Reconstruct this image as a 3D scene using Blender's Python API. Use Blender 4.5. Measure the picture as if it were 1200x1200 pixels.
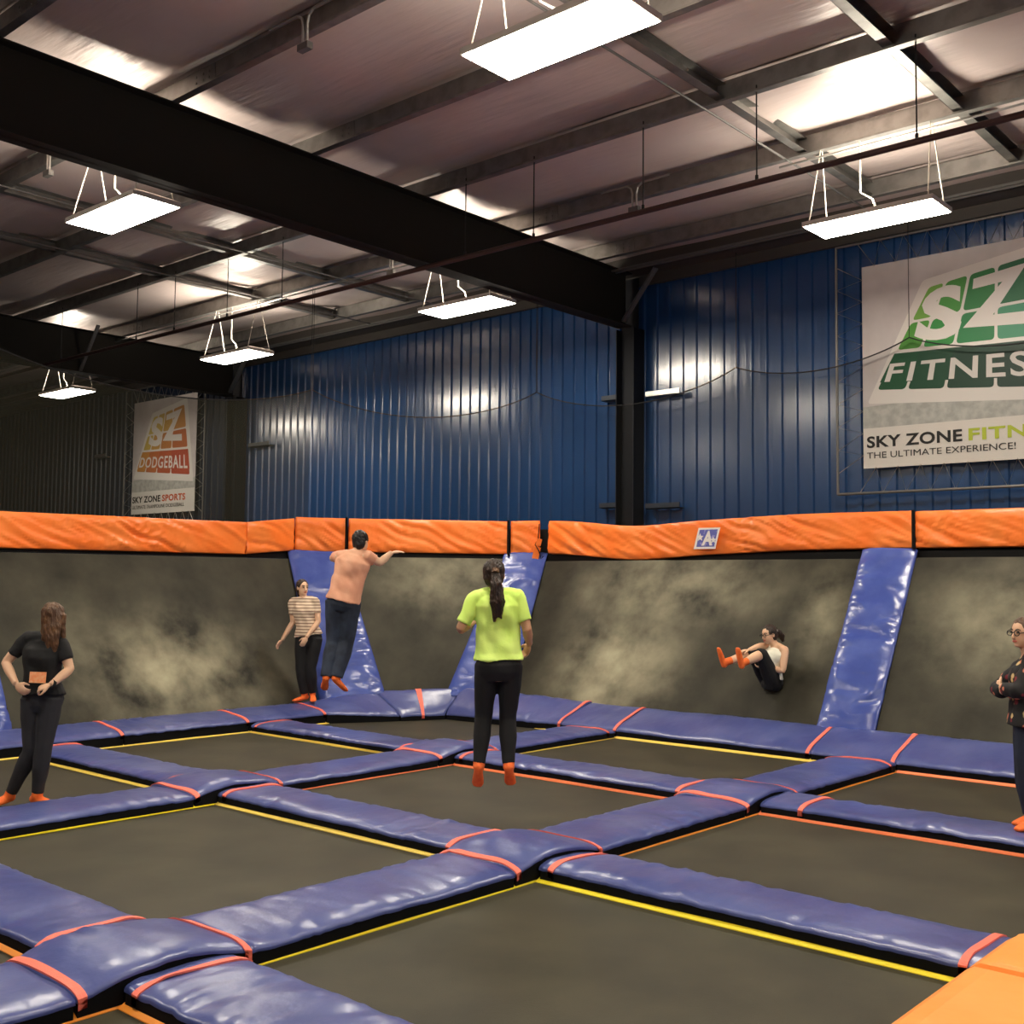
import bpy, math, random
import numpy as np
from mathutils import Vector, Matrix, noise

random.seed(7)
for o in list(bpy.data.objects):
    bpy.data.objects.remove(o, do_unlink=True)
SC = bpy.context.scene
COL = SC.collection

# ------------------------------------------------------------------ camera
CAM = Vector((11.788, -5.594, 1.90))
PITCH, ROLL, YAW, FPX = 0.06438, 0.01031, 0.71983, 1300.0
RT = Vector((math.cos(YAW), math.sin(YAW), 0))
FW = Vector((-math.sin(YAW), math.cos(YAW), 0))
UPZ = Vector((0, 0, 1))
cd = FW * math.cos(PITCH) + UPZ * math.sin(PITCH)
cu = -FW * math.sin(PITCH) + UPZ * math.cos(PITCH)
cx = RT * math.cos(ROLL) + cu * math.sin(ROLL)
cy = -RT * math.sin(ROLL) + cu * math.cos(ROLL)
camd = bpy.data.cameras.new('camera')
camd.sensor_width = 36.0
camd.lens = 36.0 * FPX / 1200.0
camd.clip_end = 200
cam = bpy.data.objects.new('camera', camd)
COL.objects.link(cam)
M3 = Matrix((cx, cy, -cd)).transposed()
cam.matrix_world = Matrix.Translation(CAM) @ M3.to_4x4()
SC.camera = cam

# ------------------------------------------------------------------ world, exposure
w = bpy.data.worlds.new('world')
SC.world = w
w.use_nodes = True
w.node_tree.nodes['Background'].inputs[0].default_value = (1.0, 0.9, 0.8, 1)
w.node_tree.nodes['Background'].inputs[1].default_value = 0.02
SC.view_settings.view_transform = 'Standard'
SC.view_settings.look = 'None'
SC.view_settings.gamma = 1.0
SC.view_settings.use_curve_mapping = False
SC.view_settings.exposure = 0.2
DOWN_E, UP_E = 62.0, 120.0          # radiance of the hanging lamps (diffuser, top slots)
LAMP_COL = (1.0, 0.915, 0.76)

# ------------------------------------------------------------------ materials
MATS = {}
def srgb(r, g, b):
    f = lambda c: (c / 12.92 if c <= 0.04045 else ((c + 0.055) / 1.055) ** 2.4)
    return tuple(f(c / 255.0) for c in (r, g, b))

def mat(name, col, rough=0.5, metal=0.0, var=None, vscale=3.0, vstr=(0.4, 0.65), bump=0.0, bscale=20.0,
        bstretch=None, spec=0.5, sheen=0.0, detail=4.0, coat=0.0):
    if name in MATS: return MATS[name]
    m = bpy.data.materials.new(name); m.use_nodes = True
    nt = m.node_tree; N = nt.nodes; L = nt.links
    b = N['Principled BSDF']
    b.inputs['Base Color'].default_value = (*col, 1)
    b.inputs['Roughness'].default_value = rough
    b.inputs['Metallic'].default_value = metal
    b.inputs['Specular IOR Level'].default_value = spec
    if coat: b.inputs['Coat Weight'].default_value = coat; b.inputs['Coat Roughness'].default_value = 0.16
    tc = N.new('ShaderNodeTexCoord')
    if var is not None:
        n = N.new('ShaderNodeTexNoise'); n.inputs['Scale'].default_value = vscale; n.inputs['Detail'].default_value = detail
        L.new(tc.outputs['Object'], n.inputs['Vector'])
        r = N.new('ShaderNodeValToRGB')
        r.color_ramp.elements[0].position = vstr[0]; r.color_ramp.elements[0].color = (*col, 1)
        r.color_ramp.elements[1].position = vstr[1]; r.color_ramp.elements[1].color = (*var, 1)
        L.new(n.outputs['Fac'], r.inputs[0]); L.new(r.outputs[0], b.inputs['Base Color'])
    if bump:
        n2 = N.new('ShaderNodeTexNoise'); n2.inputs['Scale'].default_value = bscale; n2.inputs['Detail'].default_value = 3
        if bstretch:
            mp = N.new('ShaderNodeMapping'); mp.inputs['Scale'].default_value = bstretch
            L.new(tc.outputs['Object'], mp.inputs[0]); L.new(mp.outputs[0], n2.inputs['Vector'])
        else:
            L.new(tc.outputs['Object'], n2.inputs['Vector'])
        bp = N.new('ShaderNodeBump'); bp.inputs['Strength'].default_value = bump; bp.inputs['Distance'].default_value = 0.02
        L.new(n2.outputs['Fac'], bp.inputs['Height']); L.new(bp.outputs[0], b.inputs['Normal'])
    MATS[name] = m
    return m

def emit(name, col, s):
    m = bpy.data.materials.new(name); m.use_nodes = True
    b = m.node_tree.nodes['Principled BSDF']
    b.inputs['Base Color'].default_value = (0.9, 0.9, 0.9, 1)
    b.inputs['Emission Color'].default_value = (*col, 1)
    b.inputs['Emission Strength'].default_value = s
    return m

M_VINYL = mat('blue_vinyl', srgb(66, 77, 138), 0.30, var=srgb(86, 96, 152), vscale=2.0, bump=0.22, bscale=10.0, spec=0.65)
M_WVINYL = mat('blue_vinyl_wall', srgb(62, 80, 156), 0.27, var=srgb(80, 98, 172), vscale=2.5, bump=0.25, bscale=9.0, spec=0.65)
M_SKIRT = mat('black_skirt', (0.005, 0.005, 0.006), 0.85, spec=0.15)
M_STRAP = mat('pink_strap', srgb(255, 124, 104), 0.6, bump=0.2, bscale=120)
M_YEL = mat('yellow_tape', srgb(248, 226, 30), 0.6)
M_PYEL = mat('pale_yellow_tape', srgb(240, 208, 88), 0.6)
M_ORT = mat('orange_tape', srgb(255, 156, 48), 0.6)
M_RORT = mat('red_orange_tape', srgb(255, 138, 88), 0.6)
M_MAT = mat('trampoline_weave', (0.032, 0.0285, 0.0160), 0.62, var=(0.060, 0.053, 0.030), vscale=1.6, vstr=(0.35, 0.75), bump=0.15, bscale=160, spec=0.35)
M_WMAT = mat('wall_weave', (0.016, 0.0145, 0.009), 0.5, var=(0.27, 0.25, 0.165), vscale=0.60, vstr=(0.43, 0.78), bump=0.12, bscale=160, spec=0.4, detail=5)
M_ORANGE = mat('orange_vinyl', srgb(255, 124, 46), 0.36, var=srgb(255, 138, 62), vscale=2, bump=0.2, bscale=5)
M_ORPLAT = mat('orange_platform_vinyl', srgb(255, 158, 64), 0.45, var=srgb(255, 166, 76), vscale=3, bump=0.25, bscale=4)
M_BLACK = mat('black_paint', (0.010, 0.0095, 0.009), 0.55, spec=0.3)
M_RAFTER = mat('black_rafter_paint', (0.020, 0.018, 0.014), 0.75, spec=0.2)
M_COLUMN = mat('column_paint', (0.006, 0.0075, 0.012), 0.6, spec=0.25)
M_DKST = mat('dark_girt_steel', (0.025, 0.035, 0.055), 0.5)
M_GALV = mat('galvanised_steel', (0.30, 0.29, 0.27), 0.42, 0.75, var=(0.22, 0.21, 0.20), vscale=6)
M_GREYST = mat('grey_steel', (0.20, 0.19, 0.18), 0.5, 0.5)
M_PIPE = mat('red_brown_pipe', (0.070, 0.030, 0.024), 0.5, 0.2)
M_COND = mat('bright_conduit', (0.5, 0.49, 0.46), 0.35, 0.8)
M_CEIL = mat('insulation_facing', (0.66, 0.545, 0.51), 0.36, 0.12, var=(0.74, 0.62, 0.58), vscale=0.8, bump=0.55, bscale=3.0, bstretch=(0.5, 3.2, 1.0))
M_BLUEW = mat('blue_wall_paint', (0.012, 0.058, 0.180), 0.24, 0.0, var=(0.016, 0.072, 0.22), vscale=0.6, bump=0.45, bscale=1.2, bstretch=(7.0, 1.0, 0.5), spec=0.8, coat=1.0)
M_FLOOR = mat('concrete', (0.05, 0.047, 0.042), 0.8, var=(0.07, 0.066, 0.06), vscale=2)
M_LAMPH = mat('lamp_housing_white', (0.62, 0.58, 0.54), 0.45)
M_ROPE = mat('white_cord', (0.75, 0.70, 0.60), 0.7)
M_DIFF = emit('lamp_diffuser', LAMP_COL, DOWN_E)
M_UP = emit('lamp_top_slot', LAMP_COL, UP_E)
M_CABLE = mat('dark_cable', (0.012, 0.012, 0.012), 0.6)
M_BAN = mat('banner_vinyl', srgb(214, 206, 204), 0.5, var=srgb(200, 192, 190), vscale=2)
M_BANLOW = mat('banner_pale', srgb(226, 220, 212), 0.5)
M_BANGREY = mat('banner_grey_band', srgb(172, 172, 166), 0.5, var=srgb(196, 195, 188), vscale=9)
M_INK = mat('ink_black', (0.012, 0.011, 0.011), 0.6)
M_LIME = mat('ink_lime', srgb(186, 200, 58), 0.6)
M_INKOR = mat('ink_orange', srgb(214, 96, 52), 0.6)
M_WHITE = mat('ink_white', srgb(232, 226, 220), 0.5)

def dusty_mat(name, spots, offs):
    """black weave with pale chalk dust: spots = (centre, radii, weight) in object space"""
    m = bpy.data.materials.new(name); m.use_nodes = True; nt = m.node_tree; N = nt.nodes; L = nt.links
    b = N['Principled BSDF']; b.inputs['Roughness'].default_value = 0.6; b.inputs['Specular IOR Level'].default_value = 0.25
    tc = N.new('ShaderNodeTexCoord')
    mp0 = N.new('ShaderNodeMapping'); mp0.inputs['Location'].default_value = offs; L.new(tc.outputs['Object'], mp0.inputs[0])
    n1 = N.new('ShaderNodeTexNoise'); n1.inputs['Scale'].default_value = 1.5; n1.inputs['Detail'].default_value = 5; n1.inputs['Roughness'].default_value = 0.55
    L.new(mp0.outputs[0], n1.inputs['Vector'])
    acc = None
    for c, rad, wt in spots:
        mp = N.new('ShaderNodeMapping'); mp.vector_type = 'POINT'
        mp.inputs['Location'].default_value = tuple(-c[i]/rad[i] for i in range(3)); mp.inputs['Scale'].default_value = tuple(1/r_ for r_ in rad)
        L.new(tc.outputs['Object'], mp.inputs[0])
        ln = N.new('ShaderNodeVectorMath'); ln.operation = 'LENGTH'; L.new(mp.outputs[0], ln.inputs[0])
        mr = N.new('ShaderNodeMapRange'); mr.interpolation_type = 'SMOOTHSTEP'; mr.inputs[1].default_value = 1.0; mr.inputs[2].default_value = 0.0; mr.inputs[3].default_value = 0.0; mr.inputs[4].default_value = wt
        L.new(ln.outputs['Value'], mr.inputs[0])
        if acc is None: acc = mr.outputs[0]
        else:
            ad = N.new('ShaderNodeMath'); ad.operation = 'MAXIMUM'; L.new(acc, ad.inputs[0]); L.new(mr.outputs[0], ad.inputs[1]); acc = ad.outputs[0]
    nm = N.new('ShaderNodeMapRange'); nm.inputs[1].default_value = 0.28; nm.inputs[2].default_value = 0.70; L.new(n1.outputs['Fac'], nm.inputs[0])
    ad = N.new('ShaderNodeMath'); ad.operation = 'ADD'; ad.inputs[1].default_value = 0.10; L.new(acc, ad.inputs[0])
    mu = N.new('ShaderNodeMath'); mu.operation = 'MULTIPLY'; mu.use_clamp = True; L.new(ad.outputs[0], mu.inputs[0]); L.new(nm.outputs[0], mu.inputs[1])
    mx = N.new('ShaderNodeMix'); mx.data_type = 'RGBA'; mx.inputs[6].default_value = (0.017, 0.0155, 0.0095, 1); mx.inputs[7].default_value = (0.40, 0.37, 0.25, 1)
    L.new(mu.outputs[0], mx.inputs[0]); L.new(mx.outputs[2], b.inputs['Base Color'])
    n2 = N.new('ShaderNodeTexNoise'); n2.inputs['Scale'].default_value = 140; L.new(tc.outputs['Object'], n2.inputs['Vector'])
    bp = N.new('ShaderNodeBump'); bp.inputs['Strength'].default_value = 0.12; bp.inputs['Distance'].default_value = 0.02; L.new(n2.outputs['Fac'], bp.inputs['Height']); L.new(bp.outputs[0], b.inputs['Normal'])
    return m

def net_mat(name, fac, col):
    m = bpy.data.materials.new(name); m.use_nodes = True
    nt = m.node_tree; N = nt.nodes; L = nt.links
    N.remove(N['Principled BSDF'])
    t = N.new('ShaderNodeBsdfTransparent')
    d = N.new('ShaderNodeBsdfDiffuse'); d.inputs[0].default_value = (*col, 1)
    tr = N.new('ShaderNodeBsdfTranslucent'); tr.inputs[0].default_value = (*col, 1)
    a = N.new('ShaderNodeMixShader'); a.inputs[0].default_value = 0.5
    L.new(d.outputs[0], a.inputs[1]); L.new(tr.outputs[0], a.inputs[2])
    mx = N.new('ShaderNodeMixShader'); mx.inputs[0].default_value = fac
    L.new(t.outputs[0], mx.inputs[1]); L.new(a.outputs[0], mx.inputs[2])
    L.new(mx.outputs[0], N['Material Output'].inputs[0])
    return m
M_NET = net_mat('net_mesh', 0.20, (0.035, 0.034, 0.028))
M_NETL = net_mat('net_mesh_side', 0.46, (0.050, 0.047, 0.034))

# ------------------------------------------------------------------ helpers
def link(o, parent=None):
    COL.objects.link(o)
    if parent is not None: o.parent = parent
    return o

def mesh_obj(name, verts, faces, material, parent=None, origin=None, smooth=False):
    """one mesh object; verts in the parent's space (world when top-level)"""
    vs = np.array([tuple(v) for v in verts], dtype=float)
    if origin is None:
        origin = (vs.min(0) + vs.max(0)) / 2
        if parent is None: origin[2] = vs[:, 2].min()
    origin = np.array(tuple(origin))
    me = bpy.data.meshes.new(name)
    me.from_pydata((vs - origin).tolist(), [], [tuple(f) for f in faces])
    me.materials.append(material)
    if smooth: me.polygons.foreach_set('use_smooth', [True] * len(me.polygons))
    me.update()
    o = bpy.data.objects.new(name, me)
    o.location = origin.tolist()
    return link(o, parent)

def tag(o, label, cat, group=None):
    o['label'] = label; o['category'] = cat
    if group: o['group'] = group
    return o

def struct(o):
    o['kind'] = 'structure'; return o

def empty(name, loc, label=None, cat=None, group=None, rz=0.0):
    o = bpy.data.objects.new(name, None); o.empty_display_size = 0.1
    o.location = loc; o.rotation_euler = (0, 0, rz)
    link(o)
    if label: tag(o, label, cat, group)
    return o

class MB:
    def __init__(s): s.v = []; s.f = []
    def add(s, v, f):
        b = len(s.v); s.v += [tuple(p) for p in v]; s.f += [tuple(i + b for i in q) for q in f]; return s
    def box(s, lo, hi):
        x0, y0, z0 = lo; x1, y1, z1 = hi
        v = [(x0,y0,z0),(x1,y0,z0),(x1,y1,z0),(x0,y1,z0),(x0,y0,z1),(x1,y0,z1),(x1,y1,z1),(x0,y1,z1)]
        return s.add(v, [(0,3,2,1),(4,5,6,7),(0,1,5,4),(1,2,6,5),(2,3,7,6),(3,0,4,7)])
    def bar(s, a, b, wdt, dep, up=(0, 0, 1)):
        a = Vector(a); b = Vector(b); d = (b - a).normalized(); u = Vector(up)
        if abs(d.dot(u)) > 0.98: u = Vector((1, 0, 0))
        sx = d.cross(u).normalized() * wdt / 2; sy = sx.cross(d).normalized() * dep / 2
        v = [a - sx - sy, a + sx - sy, a + sx + sy, a - sx + sy, b - sx - sy, b + sx - sy, b + sx + sy, b - sx + sy]
        return s.add(v, [(0,3,2,1),(4,5,6,7),(0,1,5,4),(1,2,6,5),(2,3,7,6),(3,0,4,7)])
    def tube(s, pts, r, n=8, radii=None, caps=True, flat=None):
        pts = [Vector(p) for p in pts]
        rings = []
        ref = None
        for i, p in enumerate(pts):
            d = (pts[min(i + 1, len(pts) - 1)] - pts[max(i - 1, 0)])
            d = d.normalized() if d.length > 1e-9 else Vector((0, 0, 1))
            if ref is None:
                ref = Vector((0, 0, 1)) if abs(d.z) < 0.9 else Vector((1, 0, 0))
            x = d.cross(ref).normalized(); y = x.cross(d).normalized(); ref = y
            rr = radii[i] if radii else r
            rx, ry = rr if isinstance(rr, tuple) else (rr, rr)
            rings.append([p + x * math.cos(2*math.pi*k/n) * rx + y * math.sin(2*math.pi*k/n) * ry for k in range(n)])
        v = [q for rg in rings for q in rg]; f = []
        for i in range(len(pts) - 1):
            for k in range(n):
                f.append((i*n+k, i*n+(k+1) % n, (i+1)*n+(k+1) % n, (i+1)*n+k))
        if caps:
            f.append(tuple(range(n))[::-1]); f.append(tuple((len(pts)-1)*n + k for k in range(n)))
        return s.add(v, f)
    def sections(s, secs, n=20, power=2.3):
        """loft of ellipses: (centre, axis_x vector, axis_y vector)"""
        v = []; f = []
        for c, ax, ay in secs:
            c = Vector(c)
            for k in range(n):
                t = 2*math.pi*k/n; cc, ss = math.cos(t), math.sin(t)
                e = 2.0/power
                v.append(c + ax * (math.copysign(abs(cc)**e, cc)) + ay * (math.copysign(abs(ss)**e, ss)))
        m = len(secs)
        for i in range(m - 1):
            for k in range(n):
                f.append((i*n+k, i*n+(k+1) % n, (i+1)*n+(k+1) % n, (i+1)*n+k))
        f.append(tuple(range(n))[::-1]); f.append(tuple((m-1)*n + k for k in range(n)))
        return s.add(v, f)
    def ellipsoid(s, c, ax, ay, az, nu=18, nv=12):
        c = Vector(c); v = [c - az]; f = []
        for j in range(1, nv):
            p = -math.pi/2 + math.pi*j/nv
            for k in range(nu):
                t = 2*math.pi*k/nu
                v.append(c + (ax*math.cos(t) + ay*math.sin(t))*math.cos(p) + az*math.sin(p))
        v.append(c + az)
        for k in range(nu): f.append((0, 1+(k+1) % nu, 1+k))
        for j in range(nv-2):
            for k in range(nu):
                a = 1+j*nu; f.append((a+k, a+(k+1) % nu, a+nu+(k+1) % nu, a+nu+k))
        a = 1+(nv-2)*nu; t = len(v)-1
        for k in range(nu): f.append((a+k, a+(k+1) % nu, t))
        return s.add(v, f)
    def obj(s, name, m, parent=None, origin=None, smooth=False):
        return mesh_obj(name, s.v, s.f, m, parent, origin, smooth)

def fbm(p, sc):
    return noise.noise(Vector(p) * sc)

# ------------------------------------------------------------------ padded slabs (floor pads, wall pads, band)
def pad_surface(a0, a1, b0, b1, n, crown, lump, drop, bump, skew=0.0, fall=0.25, wr=0.005, seed=0.0, wdir=(1, 1, 1)):
    """returns grid function P(s,t) (world), with crown/wrinkles; s along, t across (0 = near edge a, 1 = far edge b)"""
    a0, a1, b0, b1 = (Vector(q) for q in (a0, a1, b0, b1)); n = Vector(n).normalized()
    LEN = (a1 - a0).length; WID = (b0 - a0).length
    def base(s, t):
        return (a0*(1-s) + a1*s)*(1-t) + (b0*(1-s) + b1*s)*t
    def P(s, t, extra=0.0, wrinkle=True):
        tt = min(max(t, 0.0), 1.0)
        p = base(s, tt)
        h = crown*(1 - abs(2*tt-1)**4)
        if bump: h += bump(s, tt)
        if wrinkle:
            k = min(1.0, 0.35 + 4*min(tt, 1-tt))
            q = Vector((p.x*wdir[0] + seed, p.y*wdir[1], p.z*wdir[2]))
            ek = fall + (1.6 - fall)*abs(2*tt-1)**1.5
            fold = noise.noise(Vector((s*LEN*6.0 + skew*tt*6.0 + 1.5*noise.noise(q*1.3), tt*WID*1.6, seed)))
            fine = noise.noise(Vector((s*LEN*15.0 + skew*tt*11.0, tt*WID*3.0, seed + 9)))
            rg = max(0.0, 1 - 2.6*abs(fold))**2 + 0.5*max(0.0, 1 - 2.6*abs(fine))**2
            pt = 0.45 + 0.9*max(0.0, 0.5 + 1.4*noise.noise(q*0.9 + Vector((5, 2, 8))))
            h += k*(lump*fbm(q, 1.7) + wr*ek*pt*(0.8*fold + 0.4*fine + 0.75*rg))
        return p + n*(h + extra)
    return P, base, n

def padded(name, a0, a1, b0, b1, label=None, cat='pad', group=None, n=(0, 0, 1), crown=0.030, lump=0.012, thick=None, bump=None,
           m=None, straps=(), wr=0.012, seed=None, to_floor=True, strap_w=0.042, parent=None, wdir=(1, 1, 1), skirt_mat=None, skew=0.0, fall=0.25):
    m = m or M_VINYL
    seed = random.uniform(0, 50) if seed is None else seed
    P, base, nv = pad_surface(a0, a1, b0, b1, n, crown, lump, 0.03, bump, wr=wr, seed=seed, wdir=wdir, skew=skew, fall=fall)
    L = (Vector(a1) - Vector(a0)).length; W = (Vector(b0) - Vector(a0)).length
    ns = max(6, int(L/0.035)); 
    rows = [(0.0, -0.022), (0.0, -0.010), (0.008, -0.003), (0.03, 0)]
    k = max(6, int(W/0.032))
    rows += [(0.035 + 0.93*i/k, 0) for i in range(1, k)]
    rows += [(0.97, 0), (0.992, -0.003), (1.0, -0.010), (1.0, -0.022)]
    ctr = (Vector(a0) + Vector(a1) + Vector(b0) + Vector(b1))/4
    root = empty(name, (ctr.x, ctr.y, 0.0) if to_floor else ctr, label, cat, group)
    off = Vector(root.location)
    v = []; f = []
    nr = len(rows)
    scols = [0.0, 0.0] + [i/ns for i in range(1, ns)] + [1.0, 1.0]
    for ci, s in enumerate(scols):
        endd = -0.020 if ci in (0, len(scols)-1) else 0.0
        for (t, d) in rows:
            v.append(P(s, t, min(d, endd) if endd else d) - off)
    nc = len(scols)
    for i in range(nc-1):
        for j in range(nr-1):
            f.append((i*nr+j, (i+1)*nr+j, (i+1)*nr+j+1, i*nr+j+1))
    mesh_obj('cover', v, f, m, root, smooth=True)
    # dark skirt under the cover
    v = []; f = []
    ring = [(i/ns, 0.0) for i in range(ns)] + [(1.0, i/4) for i in range(4)] + [(1 - i/ns, 1.0) for i in range(ns)] + [(0.0, 1 - i/4) for i in range(4)]
    cb = base(0.5, 0.5)
    for s, t in ring:
        p = P(s, t, -0.020)
        inn = (cb - p); inn -= nv*inn.dot(nv); inn = inn.normalized()*0.008
        q = p + inn
        v.append(q - off)
        lo = Vector((q.x, q.y, -0.01)) if to_floor else q - nv*(thick or 0.08)
        v.append(lo - off)
    nn = len(ring)
    for i in range(nn):
        j = (i+1) % nn
        f.append((2*i, 2*i+1, 2*j+1, 2*j))
    f.append(tuple(2*i for i in range(nn))); f.append(tuple(2*i+1 for i in range(nn))[::-1])
    mesh_obj('side_skirt', v, f, skirt_mat or M_SKIRT, root)
    for s in straps:
        v = []; f = []
        hw = strap_w/2/L
        pr = [(-0.0, -0.05), (0.0, -0.03), (0.0, -0.012), (0.02, -0.002)] + [(0.02 + 0.96*i/14, 0.0) for i in range(1, 14)] + [(0.98, -0.002), (1.0, -0.012), (1.0, -0.03), (1.0, -0.05)]
        outd = (base(s, 0) - base(s, 1)).normalized()
        for t, d in pr:
            eo = outd*0.010 if t == 0.0 else (-outd*0.010 if t == 1.0 else Vector())
            s0 = min(max(s-hw, 0.0), 1.0); s1 = s0 + 2*hw
            for ss, e in ((s0, 0.000), (s0, 0.010), (s1, 0.010), (s1, 0.0)):
                v.append(P(ss, t, d + e) + eo - off)
        for i in range(len(pr)-1):
            for q in range(4):
                f.append((i*4+q, i*4+(q+1) % 4, (i+1)*4+(q+1) % 4, (i+1)*4+q))
        f.append((3, 2, 1, 0)); b = (len(pr)-1)*4; f.append((b, b+1, b+2, b+3))
        st = mesh_obj('strap', v, f, M_STRAP, root, smooth=False)
        st['label'] = 'pink elastic strap'
    return root

# ------------------------------------------------------------------ the setting
SX, SY = 3.555, 2.881
YW = 8.30                                   # blue wall plane
XL, XR = -24.0, 16.0
ZP, ZC = 6.60, 6.83                         # purlin underside, roof facing

struct(MB().box((XL, -14, -1.1), (XR, YW+0.4, -1.0)).obj('floor', M_FLOOR))

# back wall: ribbed steel panels
wall = struct(MB().box((XL, YW+0.06, -1.0), (XR, YW+0.20, 7.1)).obj('wall_back', M_BLUEW))
def wall_panel_mesh():
    pitch = 0.2286; prof = []
    for k in range(4):
        x0 = k*pitch
        prof += [(x0, 0.0), (x0+0.150, 0.0), (x0+0.166, -0.030), (x0+0.212, -0.030)]
    prof.append((4*pitch, 0.0))
    zs = [-1.0, 1.0, 3.0, 4.5, 5.5, 7.0]
    v = [(x, y, z) for z in zs for x, y in prof]; n = len(prof); f = []
    for j in range(len(zs)-1):
        for i in range(n-1):
            f.append((j*n+i, j*n+i+1, (j+1)*n+i+1, (j+1)*n+i))
    me = bpy.data.meshes.new('wall_panel'); me.from_pydata(v, [], f); me.materials.append(M_BLUEW); me.update()
    return me
pm = wall_panel_mesh()
M_NAVY = mat('navy_wall_panel', (0.006, 0.014, 0.036), 0.4, bump=0.3, bscale=1.2, bstretch=(7.0, 1.0, 0.5))  # darker navy base colour for the panels left of the second column
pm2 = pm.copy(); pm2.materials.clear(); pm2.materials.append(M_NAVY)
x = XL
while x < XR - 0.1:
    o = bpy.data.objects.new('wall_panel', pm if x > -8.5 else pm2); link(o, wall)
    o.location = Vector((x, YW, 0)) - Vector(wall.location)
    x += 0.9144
# end wall far left, side wall right and wall behind the viewer
struct(MB().box((XL-0.2, -14, -1.0), (XL, YW+0.2, 7.1)).obj('wall_left', M_BLUEW))
struct(MB().box((XR, -14, -1.0), (XR+0.2, YW+0.2, 7.1)).obj('wall_right', M_BLUEW))
struct(MB().box((XL-0.2, -14.2, -1.0), (XR+0.2, -14, 7.1)).obj('wall_front', M_BLUEW))

# roof: facing sheets between Z purlins
ceil = struct(MB().box((XL, -14, ZC+0.10), (XR, YW+0.2, ZC+0.2)).obj('ceiling', M_CEIL))
cl = Vector(ceil.location)
PY = [0.24 + 1.73*k for k in range(-8, 5)]
def zpurlin_mesh():
    h = ZC - ZP; t = 0.004
    mb = MB()
    mb.box((XL, -t, 0), (XR, t, h)).box((XL, -0.075, 0), (XR, -t, 0.005)).box((XL, t, h-0.005), (XR, 0.075, h))
    mb.box((XL, -0.079, 0), (XR, -0.075, 0.02))
    me = bpy.data.meshes.new('purlin'); me.from_pydata(mb.v, [], mb.f); me.materials.append(M_GALV); me.update()
    return me
zm = zpurlin_mesh()
for y in PY:
    o = bpy.data.objects.new('purlin', zm); link(o, ceil); o.location = Vector((0, y, ZP)) - cl
lp = MB().box((-0.75, -0.012, 0.01), (0.75, -0.004, ZC-ZP-0.012))
for bxx in (-0.66, -0.56, 0.44, 0.56, 0.66):
    for bz_ in (0.05, 0.10, 0.16): lp.tube([(bxx, -0.012, bz_), (bxx, -0.022, bz_)], 0.012, 6)
lpm = bpy.data.meshes.new('lap_plate'); lpm.from_pydata(lp.v, [], lp.f); lpm.materials.append(M_GALV)
for y in PY:
    for xx in (2.12, -8.03):
        o = bpy.data.objects.new('lap_plate', lpm); link(o, ceil); o.location = Vector((xx, y, ZP)) - cl
def sheet_mesh(wd, seed):
    nx, ny = 150, 14; v = []; f = []
    for i in range(nx+1):
        xx = XL + (XR-XL)*i/nx
        for j in range(ny+1):
            t = j/ny
            z = 0.06 - 0.10*math.sin(math.pi*t)*(0.7+0.5*noise.noise(Vector((xx*0.5, seed, 0)))) + 0.012*noise.noise(Vector((xx*1.1, t*6, seed)))
            v.append((xx, wd*t, z))
    for i in range(nx):
        for j in range(ny):
            a = i*(ny+1)+j
            f.append((a, a+1, a+ny+2, a+ny+1))
    me = bpy.data.meshes.new('insulation_sheet'); me.from_pydata(v, [], f); me.materials.append(M_CEIL)
    me.polygons.foreach_set('use_smooth', [True]*len(f)); me.update()
    return me
edges = [-14.0] + PY + [YW]
for i in range(len(edges)-1):
    if edges[i+1] - edges[i] < 0.3: continue
    o = bpy.data.objects.new('insulation_sheet', sheet_mesh(edges[i+1]-edges[i]-0.01, i*3.7)); link(o, ceil)
    o.location = Vector((0, edges[i]+0.005, ZC-0.02)) - cl
# bridging channels between purlins
for bx_ in (8.0, 6.32, -1.80, -3.72):
    for i in range(len(PY)-1):
        mb = MB(); y0, y1 = PY[i]+0.01, PY[i+1]-0.01
        mb.box((bx_-0.05, y0, ZP+0.05), (bx_-0.044, y1, ZP+0.20)).box((bx_-0.05, y0, ZP+0.05), (bx_+0.05, y1, ZP+0.056)).box((bx_-0.05, y0, ZP+0.194), (bx_+0.05, y1, ZP+0.20))
        o = mb.obj('bridging_channel', M_GALV, ceil); o.location = Vector(o.location) - cl
# dark eave beam along the wall head
eb = MB().box((XL, 7.86, 6.60), (XR, 8.24, 6.64)).box((XL, 8.20, 6.45), (XR, 8.27, 6.85)).box((XL, 7.86, 6.60), (XR, 7.90, 6.82)).obj('eave_beam', mat('eave_steel', (0.07, 0.06, 0.052), 0.6), ceil)
eb.location = Vector(eb.location) - cl
for yy in (7.62, 7.72):
    o = MB().bar((XL, yy, ZP-0.03), (XR, yy, ZP-0.03), 0.03, 0.03).obj('eave_conduit', M_GREYST, ceil); o.location = Vector(o.location) - cl

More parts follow.
